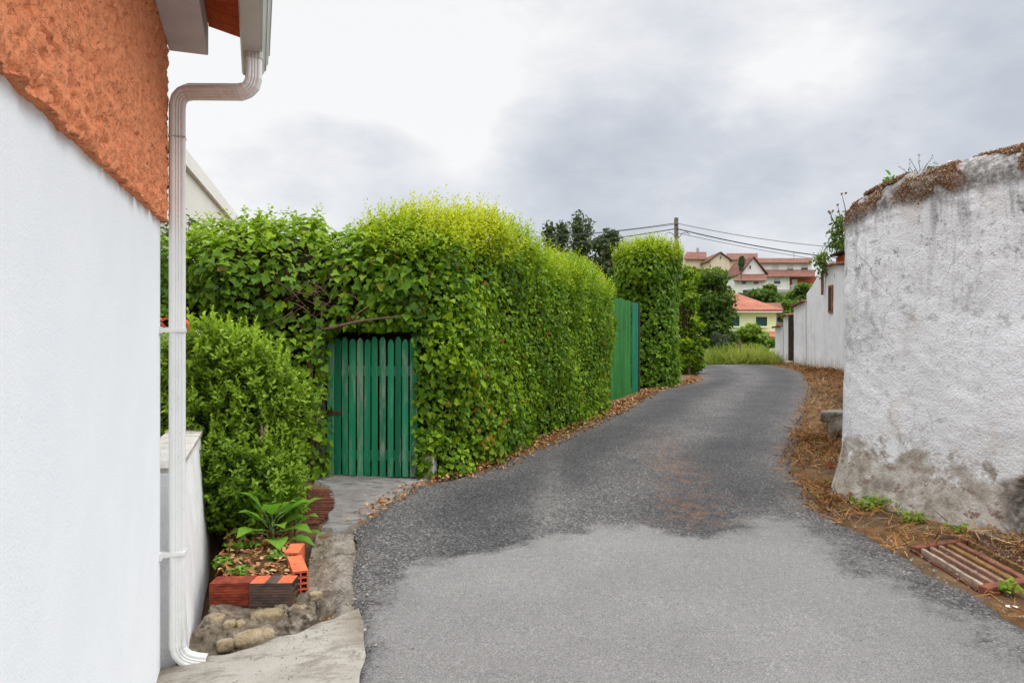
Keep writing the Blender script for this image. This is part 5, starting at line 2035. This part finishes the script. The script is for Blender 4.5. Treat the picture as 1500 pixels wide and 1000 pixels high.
# pale green house (near)
YH = 65
gh = thing("pale_green_house", "pale green house with red hip roof and dark green shutters", "house", (W(1080, 500, YH).x, YH, g(YH)))
fbox(gh, "wall", MINT, 1015, 1136.5, 453, 520, YH, 9, zb=-2.6)
x0, x1 = W(1010, 453, YH).x, W(1145, 453, YH).x
ze, zr = W(0, 453.5, YH).z, W(0, 425, YH).z
xa, xb = W(1045, 453, YH + 5).x, W(1078, 453, YH + 5).x
y0, y1 = YH - .5, YH + 9.5
mb = MB()
vs = [(x0, y0, ze), (x1, y0, ze), (x1, y1, ze), (x0, y1, ze), (xa, YH + 4.5, zr), (xb, YH + 4.5, zr), (x0, y0, ze - .15), (x1, y0, ze - .15), (x1, y1, ze - .15), (x0, y1, ze - .15)]
mb.add(vs, [(0, 1, 5, 4), (1, 2, 5), (2, 3, 4, 5), (3, 0, 4), (0, 6, 7, 1), (1, 7, 8, 2), (2, 8, 9, 3), (3, 9, 6, 0), (6, 9, 8, 7)])
rf = mb.build("roof", ROOFR, gh)
MB().box((x0 + .1, y0 + .02, ze - .27), (x1 - .1, y0 + .45, ze - .152)).build("eave_trim", WWALL, gh)
fwin(gh, 1107, 1123.5, 464, 477.5, YH, MINT, SHUT)
fwin(gh, 1066, 1083, 463, 477.5, YH, MINT, SHUT)
lean = MB()
a = W(1120, 495, YH - 3)
lean.prism([(a.x, YH - 3, W(0, 495, YH - 3).z), (a.x, YH - .02, W(0, 488, YH).z), (a.x, YH - .02, W(0, 488, YH).z + .15), (a.x, YH - 3, W(0, 495, YH - 3).z + .15)], (3.2, 0, 0))
lean.build("porch_roof", ROOFR, gh)
MB().box((a.x + .1, YH - 2.7, -3), (a.x + 3.0, YH - 2.5, W(0, 496, YH - 3).z - .05)).build("porch_wall", WWALL, gh)
# small grey annexe seen at its right
ann = thing("grey_annexe", "small grey outbuilding with dark window, right of the pale green house above the wall end", "outbuilding", (W(1150, 480, 70).x, 70, g(70)))
fbox(ann, "wall", GREYB, 1137, 1172, 458, 520, 70, 5, zb=-3)
a, b = W(1135, 458, 70), W(1175, 446, 74)
MB().prism([(a.x, 69.6, a.z), (a.x, 75.2, a.z + 1.1), (a.x, 75.2, a.z + 1.25), (a.x, 69.6, a.z + .15)], (b.x - a.x, 0, 0)).build("roof", ROOFB, ann)
fwin(ann, 1138, 1147, 464, 472, 70, GREYB, GLASS)


def gable_roof(parent, x0, x1, yapex, yeave, Y, depth, ov=.4, mat=ROOFB, th=.18):
    """ridge runs away from the viewer; bearings give eaves, centre is the ridge"""
    a, b = W(x0, yeave, Y), W(x1, yeave, Y)
    c = W((x0 + x1) / 2, yapex, Y)
    mb = MB()
    mb.prism([(a.x - ov, Y - ov, a.z - ov * .45), (c.x, Y - ov, c.z), (c.x, Y - ov, c.z + th), (a.x - ov, Y - ov, a.z - ov * .45 + th)], (0, depth + 2 * ov, 0))
    mb.prism([(b.x + ov, Y - ov, b.z - ov * .45), (c.x, Y - ov, c.z), (c.x, Y - ov, c.z + th), (b.x + ov, Y - ov, b.z - ov * .45 + th)], (0, depth + 2 * ov, 0))
    return mb.build("roof", mat, parent)


def gable_wall(parent, x0, x1, yapex, yeave, yb, Y, depth, mat, zb):
    a, b, c = W(x0, yeave, Y), W(x1, yeave, Y), W((x0 + x1) / 2, yapex, Y)
    return MB().prism([(a.x, Y, zb), (b.x, Y, zb), (b.x, Y, b.z), (c.x, Y, c.z), (a.x, Y, a.z)], (0, depth, 0)).build("wall", mat, parent)


def slope_roof(parent, x0, x1, yfront, yback, Y, run, mat=ROOFB, th=.16, xl=None, name="roof"):
    """pitch facing the viewer: eave at yfront (depth Y), ridge at yback (depth Y+run); xl pulls the left ridge end in (hip)"""
    a, b = W(x0, yfront, Y), W(x1, yfront, Y)
    c, d = W(x0 if xl is None else xl, yback, Y + run), W(x1, yback, Y + run)
    mb = MB()
    mb.add([a, b, d, c, a - Vector((0, 0, th)), b - Vector((0, 0, th)), d - Vector((0, 0, th)), c - Vector((0, 0, th))],
           [(0, 1, 2, 3), (4, 7, 6, 5), (0, 4, 5, 1), (1, 5, 6, 2), (2, 6, 7, 3), (3, 7, 4, 0)])
    return mb.build(name, mat, parent)


# white house on the hill
YW = 122
wh = thing("white_house", "large white hillside house with gable, stepped brown roofs and rust-red porch", "house", (W(1140, 430, YW).x, YW, g(YW)))
zb = 7.5
fbox(wh, "lower_wall", WWALL, 1121, 1156, 404, 440, YW, 8, zb)
fbox(wh, "upper_wall", WWALL, 1112, 1189, 384, 403, YW + 2.2, 7, zb)
gable_wall(wh, 1086, 1121, 378, 401, 440, YW - 1.2, 8, WWALL, zb)
gable_roof(wh, 1086, 1121, 377, 401, YW - 1.2, 10)
slope_roof(wh, 1110, 1190, 384.5, 378, YW + 1.7, 4.5, name="upper_roof")
slope_roof(wh, 1119, 1194, 404.5, 395, YW - .6, 2.6, name="lower_roof")
fbox(wh, "porch_wall", RECESS, 1156, 1196, 405, 424, YW + 1.6, 6, zb)
fbox(wh, "porch_end", WWALL, 1154.5, 1156.5, 405.5, 424, YW - .1, 1.5, zb)
fbox(wh, "porch_base", GREYB, 1137, 1197, 424, 445, YW - .15, 2, zb)
fbox(wh, "porch_door", WWALL, 1160, 1168, 409, 424, YW + 1.52, .06)
ra = MB()
for k in range(16):
    x = W(1157 + k * 2.4, 0, YW).x
    ra.box((x, YW, W(0, 424, YW).z), (x + .06, YW + .05, W(0, 418.5, YW).z))
ra.box((W(1157, 0, YW).x, YW - .02, W(0, 418.5, YW).z), (W(1195, 0, YW).x, YW + .07, W(0, 417.8, YW).z))
ra.build("railing", WWALL, wh)
for xw in (1131, 1152.5, 1173.5):
    fwin(wh, xw, xw + 9.6, 388, 396, YW + 2.2, WWALL, GLASS, blind=(.9 if xw < 1140 else .72 if xw < 1160 else .5))
fwin(wh, 1133.5, 1143, 408, 416, YW, WWALL, GLASS, blind=.45)
fwin(wh, 1097.5, 1100, 389, 394, YW - 1.2, WWALL, GLASS, sill=False)
fbox(wh, "annexe_wall", WWALL, 1076, 1121, 409, 440, YW - 4.6, 4, zb)
slope_roof(wh, 1074, 1123, 410.5, 401, YW - 5.2, 4.2, xl=1084, name="annexe_roof")
fwin(wh, 1086, 1093, 412, 416, YW - 4.6, WWALL, GLASS, sill=False)
fwin(wh, 1104, 1111, 412.5, 416, YW - 4.6, WWALL, GLASS, sill=False)
fwin(wh, 1088, 1099, 424.5, 431, YW - 4.6, WWALL, GLASS, name="garage_window", sill=False)
# aerial
am = W(1163, 384, YW + 4)
MB().tube([(am.x, am.y, am.z - .3), (am.x, am.y, W(0, 369, YW + 4).z)], .05, 5).tube([(am.x - .5, am.y, W(0, 371, YW + 4).z), (am.x + .5, am.y, W(0, 371, YW + 4).z)], .03, 5).build("aerial", METAL, wh)

# cream house behind on the left
YC = 134
ch_ = thing("cream_house", "cream house with gable end and brown roof, up left of the white house", "house", (W(1075, 400, YC).x, YC, g(YC)))
gable_wall(ch_, 1041, 1069, 371, 381, 410, YC, 12, CREAM, 8.5)
fbox(ch_, "side_wall", CREAM, 1069, 1106, 379.5, 410, YC + .6, 10, 8.5)
gable_roof(ch_, 1041, 1069, 370, 381, YC, 13)
slope_roof(ch_, 1064, 1110, 380, 371, YC + .1, 5, name="side_roof")
fwin(ch_, 1054.5, 1056.5, 375.5, 379.5, YC, CREAM, GLASS, sill=False)
fwin(ch_, 1073.5, 1082, 384, 393, YC + .6, CREAM, BLIND, name="garage_door", sill=False)
# third roof far left
Y3 = 140
th3 = thing("red_roofed_house", "half-hidden house with red hip roof and slim chimney, left of the cream house", "house", (W(1020, 400, Y3).x, Y3, g(Y3)))
fbox(th3, "wall", CREAM, 1004, 1032, 378, 410, Y3, 8, 9)
r3 = slope_roof(th3, 1000, 1035, 379, 369, Y3 - .5, 4.5, ROOFB, xl=1006)
a, b = W(1021, 369, Y3 + 4), W(1024, 363, Y3 + 4)
MB().box((a.x, Y3 + 4, a.z - .8), (b.x, Y3 + 4.5, b.z)).build("chimney", GREYB, r3)
# roof peeping between the two hedges
Y5 = 56
lo_ = thing("low_house", "low house with pale orange roof edge peeping between the two hedges", "house", (W(915, 410, Y5).x, Y5, g(Y5)))
fbox(lo_, "wall", CREAM, 880, 930, 409, 480, Y5, 6, -3)
slope_roof(lo_, 876, 934, 410, 398, Y5 - .4, 3.5, ROOFR)

# ================================================================== GRASS, STRAW, LITTER
# tall grass bank beyond the crest
n = 12000
Y_ = 28.9 + 7.5 * RNG.random(n) ** 1.4
px_ = 1000 + 150 * RNG.random(n)
X_ = (px_ - 750) / F * Y_
ok = ~((X_ > np.interp(Y_, [28, 33, 40], [6.7, 9.0, 14]) - .1 + (Y_ < 29.6) * .0) & (Y_ < 29.2))
X_, Y_ = X_[ok], Y_[ok]
Z_ = np.array([g(y) for y in Y_]) - .05
P = np.stack([X_, Y_, Z_], 1)
T = np.array([0, 0, 1.0]) + RNG.normal(size=P.shape) * .38
N = RNG.normal(size=P.shape) + np.array([0, -1.2, .2])
hs = (.34 + .55 * RNG.random(len(P)) ** 1.5) * np.clip(1 + .45 * lump(P, 1.3), .4, 1.7)
o = leaves("grass", P, N, T, hs, (T_BLADE[0] * np.array([1.1, 1, 1.6]), T_BLADE[1]), L_GRASS, None, .5 * (RNG.random(len(P)) < .3), np.clip(.5 * RNG.random(len(P)) + .3 + .35 * lump(P, .9), 0, .97))
tag(o, "tall yellow-green grass bank past the end of the lane", "grass", kind="stuff")
# leafy weeds that grow through it
cc = np.stack([RNG.uniform(7.4, 11.0, 46), RNG.uniform(29.2, 33.5, 46)], 1)
k_ = RNG.integers(0, 46, 2600)
hh = .25 + .75 * RNG.random(46)
P = np.stack([cc[k_, 0] + RNG.normal(size=2600) * .16, cc[k_, 1] + RNG.normal(size=2600) * .16, np.zeros(2600)], 1)
P[:, 2] = np.array([g(y) for y in P[:, 1]]) + hh[k_] * RNG.random(2600)
P = P[(P[:, 0] > np.interp(P[:, 1], [28, 33, 40], [6.7, 9.0, 14]) - 2.2) & (P[:, 0] / P[:, 1] < .36)]
o = outward_leaves("weeds", P, RNG.normal(size=P.shape) + np.array([0, -.5, .6]), .10, T_LANCE, L_BRIGHT, None, .4, .6, -.2, .4 * RNG.random(len(P)), .1 + .8 * RNG.random(len(P)))
tag(o, "leafy weeds growing through the far tall grass", "weeds", kind="stuff")
# two seeded stalks standing above the grass
for i, (px, py, lab) in enumerate(((1021, 500, "dry brown dock stalk in the far grass nearest the ivy block"), (1083, 497, "dry brown dock stalk in the far grass below the bright bush"))):
    p = W(px, py, 30.2)
    t = thing("dry_stalk", lab, "plant", (p.x, p.y, g(30.2)))
    MB().tube([(p.x, p.y, g(30.2) - .05), (p.x + .02, p.y, p.z)], [.02, .012], 5).build("stem", TWIG, t)
    pl_ = [Vector((p.x + .02 + .012 * math.sin(k * 1.7), p.y, p.z - .75 + .8 * k / 22)) for k in range(23)]
    MB().tube(pl_, [.012 + (.045 + .018 * (k % 2)) * math.sin(math.pi * k / 22) for k in range(23)], 7).build("seed_head", TWIG, t)

# straw on the right verge
def scatter(n, fx, y0, y1, zoff, pw=1.0):
    y = y0 + (y1 - y0) * RNG.random(n) ** pw
    x = np.array([fx(v) for v in y])
    z = np.array([g(v) for v in y]) + zoff
    return np.stack([x, y, z], 1)


def verge_x(y):
    a, b = lut(y, ROAD, 2), Xwall(y)
    return a - .12 + (b - a + .12) * random.random() ** .9


P = np.concatenate([scatter(4600, verge_x, 4.9, 10.5, .025), scatter(4200, verge_x, 9.0, 24.0, .03), scatter(1200, verge_x, 22.0, 29.0, .03), scatter(900, lambda y: 3.28 + .55 * random.random() + .1 * (y < 4.9), 4.2, 5.3, .03), scatter(300, lambda y: 2.72 + .9 * random.random(), 3.8, 4.25, .02)])
xr_ = np.array([lut(y, ROAD, 2) for y in P[:, 1]])
P[:, 2] += .05 * np.clip((P[:, 0] - xr_) / .7, 0, 1) + .015 * RNG.random(len(P)) - np.array([dip(a, b) for a, b in P[:, :2]])
P = P[np.hypot(P[:, 0] - 4.62, P[:, 1] - 10.05) > .22]
T = RNG.normal(size=P.shape) * np.array([1, 1, .16]) + np.array([-.3, -.5, .05])
N = np.array([0, 0, 1.0]) + RNG.normal(size=P.shape) * .5
far = np.clip((P[:, 1] - 6) / 12, 0, 1)
rn = np.clip(RNG.random(len(P)) * .8 + .28 * lump(P, 1.6) - .05, 0, .97)
P_keep = (lump(P + 5, 2.2) + .35 * RNG.normal(size=len(P)) > -.6) & ~((P[:, 0] > 2.78) & (P[:, 0] < 3.36) & (P[:, 1] < 5.05) & (RNG.random(len(P)) < .93))
P, T, N, far, rn = P[P_keep], T[P_keep], N[P_keep], far[P_keep], rn[P_keep]
o = leaves("straw", P, N, T, (.07 + .09 * RNG.random(len(P))) * (1 + .6 * far), (T_BLADE[0] * np.array([1.0, 1, .6]), T_BLADE[1]), L_STRAW, None, (RNG.random(len(P)) < .05) * .8, rn)
tag(o, "dry orange straw and dead grass along the right verge", "dry grass", kind="stuff")


def litter_x(y):
    a = lut(y, ROAD, 1)
    return a - .18 + random.random() ** 1.6 * .42


P = np.concatenate([scatter(1700, litter_x, 7.2, 14.2, .03), scatter(800, litter_x, 14.2, 20.5, .03),
                    scatter(160, lambda y: lut(y, ROAD, 1) - .1 + .2 * random.random(), 5.6, 7.2, .03)])
P[:, 2] += .02 * RNG.random(len(P))
bx = np.array([[-1.68 + .5 * random.random() - .36 * (yy - 4.1), yy, .225 + .02 * (yy - 4)] for yy in 4.15 + 1.0 * RNG.random(650)])
bx = bx[bx[:, 0] < -1.30 - .36 * np.clip(bx[:, 1] - 4.3, 0, 1)]
P = np.concatenate([P, bx])
N = np.array([0, 0, 1.0]) + RNG.normal(size=P.shape) * .45
T = RNG.normal(size=P.shape) * np.array([1, 1, .2])
o = leaves("fallen_leaves", P, N, T, .028 + .03 * RNG.random(len(P)) + .02 * (P[:, 1] > 12), T_OVAL, L_DEAD, None, None, RNG.random(len(P)) * .97)
tag(o, "brown fallen leaves along the hedge foot and over the planting bed", "leaf litter", kind="stuff")
# a few larger single leaves that can be counted
for i, (px, py, Y, lab) in enumerate(((1219, 684, 7.75, "curled rust-red dead leaf on the straw near the old wall's corner"),)):
    p = W(px, py, Y)
    o = leaves("dead_leaf", np.array([[p.x - .08, p.y, g(Y) + .05]]), np.array([[.1, -.5, 1.0]]), np.array([[1, .2, -.1]]), .17, T_BIG, leaf_mat("rust_leaf", [(.25, .05, .02), (.3, .07, .03)], (.3, .07, .03)))
    tag(o, lab, "leaf")
p = W(1481, 893, 3.97)
o = MB().prism([(p.x - .03, p.y, g(p.y) + .02), (p.x + .03, p.y - .015, g(p.y) + .02), (p.x + .035, p.y + .005, g(p.y) + .022), (p.x - .02, p.y + .018, g(p.y) + .024)], (0, 0, .002)).build("paper_scrap", simple("paper", (.75, .75, .75), .7))
tag(o, "small white scrap of paper on the road edge below the drain", "litter")

# grit along the asphalt edges: pebbles nobody could count
mbp = MB()
for k in range(1500):
    q_ = random.random()
    if q_ < .35:
        y = random.uniform(3.4, 8.5); x = lut(y, ROAD, 1) + random.gauss(-.02, .07)
    elif q_ < .55:
        y = random.uniform(3.6, 9.5); x = lut(y, ROAD, 2) + abs(random.gauss(0, .16)) - .05
    elif q_ < .8:
        y = random.uniform(3.9, 5.5); x = lut(y, LP, 1) + random.random() * (lut(y, LP, 2) - lut(y, LP, 1))
    else:
        y = random.uniform(2.6, 3.9); x = lut(y, ROAD, 1) - abs(random.gauss(0, .25))
    r = random.uniform(.003, .007) if random.random() < .8 else random.uniform(.007, .013)
    z = g(y) + .012
    if .55 <= q_ < .8: z = lipz(x, y, (x - lut(y, LP, 1)) / (lut(y, LP, 2) - lut(y, LP, 1))) + .003
    elif q_ >= .8: z = g(y) - .004 - .06 * max(0, lut(y, ROAD, 1) - x)
    c = Vector((x, y, z))
    a = random.random() * 3
    ex, ey = Vector((math.cos(a), math.sin(a), .2)) * r, Vector((-math.sin(a), math.cos(a), .1)) * r * .7
    ez = Vector((0, .1, 1)) * r * .6
    mbp.add([c + ex, c + ey, c - ex, c - ey, c + ez, c - ez], [(0, 1, 4), (1, 2, 4), (2, 3, 4), (3, 0, 4), (1, 0, 5), (2, 1, 5), (3, 2, 5), (0, 3, 5)])
o = mbp.build("gravel", simple("grit", (.30, .27, .23), .9, .2, .5, 60))
tag(o, "loose grit along the asphalt edges", "gravel", kind="stuff")

# ================================================================== SKY AND LIGHT
SUN_EL, SUN_AZ = math.radians(52), math.radians(112)   # azimuth measured from +Y towards +X
w = bpy.data.worlds.new("World")
SC.world = w
w.use_nodes = True
nt = w.node_tree
nt.nodes.clear()
m = Mat.__new__(Mat)
m.nt, m.tc = nt, None
outw = nt.nodes.new("ShaderNodeOutputWorld")
bg = nt.nodes.new("ShaderNodeBackground")
bg.inputs["Strength"].default_value = .1
sky = nt.nodes.new("ShaderNodeTexSky")
sky.sky_type = 'NISHITA'
sky.sun_disc = False
sky.sun_elevation = SUN_EL
sky.sun_rotation = SUN_AZ
gen = m.co((1, 1, 1), "Generated")
sepd = m.n("ShaderNodeSeparateXYZ")
nt.links.new(gen, sepd.inputs[0])
dz = sepd.outputs[2]
vec = m.co((1.0, 1.0, 1.9), "Generated")
n1 = m.noise(2.3, 7, .56, vec, .15)
n2 = m.noise(7.5, 6, .55, vec, .1)
cl = m.math('ADD', m.math('MULTIPLY', n1, .56), m.math('MULTIPLY', n2, .46))


def gap(px, py, tight, amt):
    d = Vector(((px - 750) / F, 1, (500 - py) / F)).normalized()
    vm = m.n("ShaderNodeVectorMath", operation='DOT_PRODUCT')
    nt.links.new(gen, vm.inputs[0])
    vm.inputs[1].default_value = d
    x = m.math('SUBTRACT', vm.outputs["Value"], 1.0)
    return m.math('MULTIPLY', m.math('POWER', 2.718, m.math('MULTIPLY', x, tight)), amt)


cl = m.math('ADD', cl, -.01)
for a in ((500, 60, 70, .13), (700, 110, 170, .13), (645, 165, 350, .09), (690, 224, 700, .15), (1210, 95, 260, .19), (900, 90, 220, .09), (1110, 125, 350, .08), (300, 200, 120, .15), (360, 60, 70, .13),
          (450, 205, 280, -.14), (370, 265, 300, -.08), (560, 250, 500, -.06), (800, 220, 280, -.13), (930, 200, 300, -.13), (1060, 225, 260, -.12), (1210, 205, 280, -.08), (1350, 190, 280, -.08), (1490, 195, 180, -.07),
          (900, 300, 170, -.07), (620, 300, 220, -.07), (1200, 300, 160, -.05), (1000, 5, 150, -.07), (1400, 15, 130, -.05), (760, 30, 200, -.03)):
    cl = m.math('ADD', cl, gap(*a))
cloud = m.ramp(cl, [(.28, (.45, .475, .53)), (.40, (.53, .553, .60)), (.49, (.62, .635, .668)), (.57, (.70, .705, .72)), (.66, (.79, .79, .785))])
# overcast sky grows brighter towards the zenith
up = m.n("ShaderNodeMapRange")
up.interpolation_type = 'SMOOTHSTEP'
nt.links.new(dz, up.inputs[0])
up.inputs[1].default_value = .42
up.inputs[2].default_value = 1.0
up.inputs[3].default_value = 1.0
up.inputs[4].default_value = 4.3
cloud = m.mix(1.0, cloud, m.math('MULTIPLY', up.outputs[0], 10.0), 'MULTIPLY')
col = m.mix(.92, sky.outputs[0], cloud)
nt.links.new(col, bg.inputs["Color"])
nt.links.new(bg.outputs[0], outw.inputs["Surface"])

sl_ = bpy.data.lights.new("sun", 'SUN')
sl_.energy = 1.5
sl_.angle = math.radians(70)
sl_.color = (1.0, .97, .92)
so = bpy.data.objects.new("sun", sl_)
COL.objects.link(so)
sd_ = Vector((math.sin(SUN_AZ) * math.cos(SUN_EL), math.cos(SUN_AZ) * math.cos(SUN_EL), math.sin(SUN_EL)))
so.rotation_euler = sd_.to_track_quat('Z', 'Y').to_euler()
so.location = (0, -5, 20)

# ================================================================== CAMERA
cam = bpy.data.cameras.new("camera")
cam.sensor_width = 36
cam.lens = 36 * F / 1500
cam.clip_start = .05
cam.clip_end = 3000
co = bpy.data.objects.new("camera", cam)
COL.objects.link(co)
co.location = (0, 0, EYE)
co.rotation_euler = (math.pi / 2, 0, 0)
SC.camera = co

SC.view_settings.view_transform = 'Standard'
SC.view_settings.look = 'None'
SC.view_settings.exposure = .33
SC.view_settings.gamma = 1
SC.render.engine = 'CYCLES'
SC.cycles.max_bounces = 6
SC.cycles.diffuse_bounces = 4
SC.cycles.transmission_bounces = 3
SC.cycles.use_denoising = True
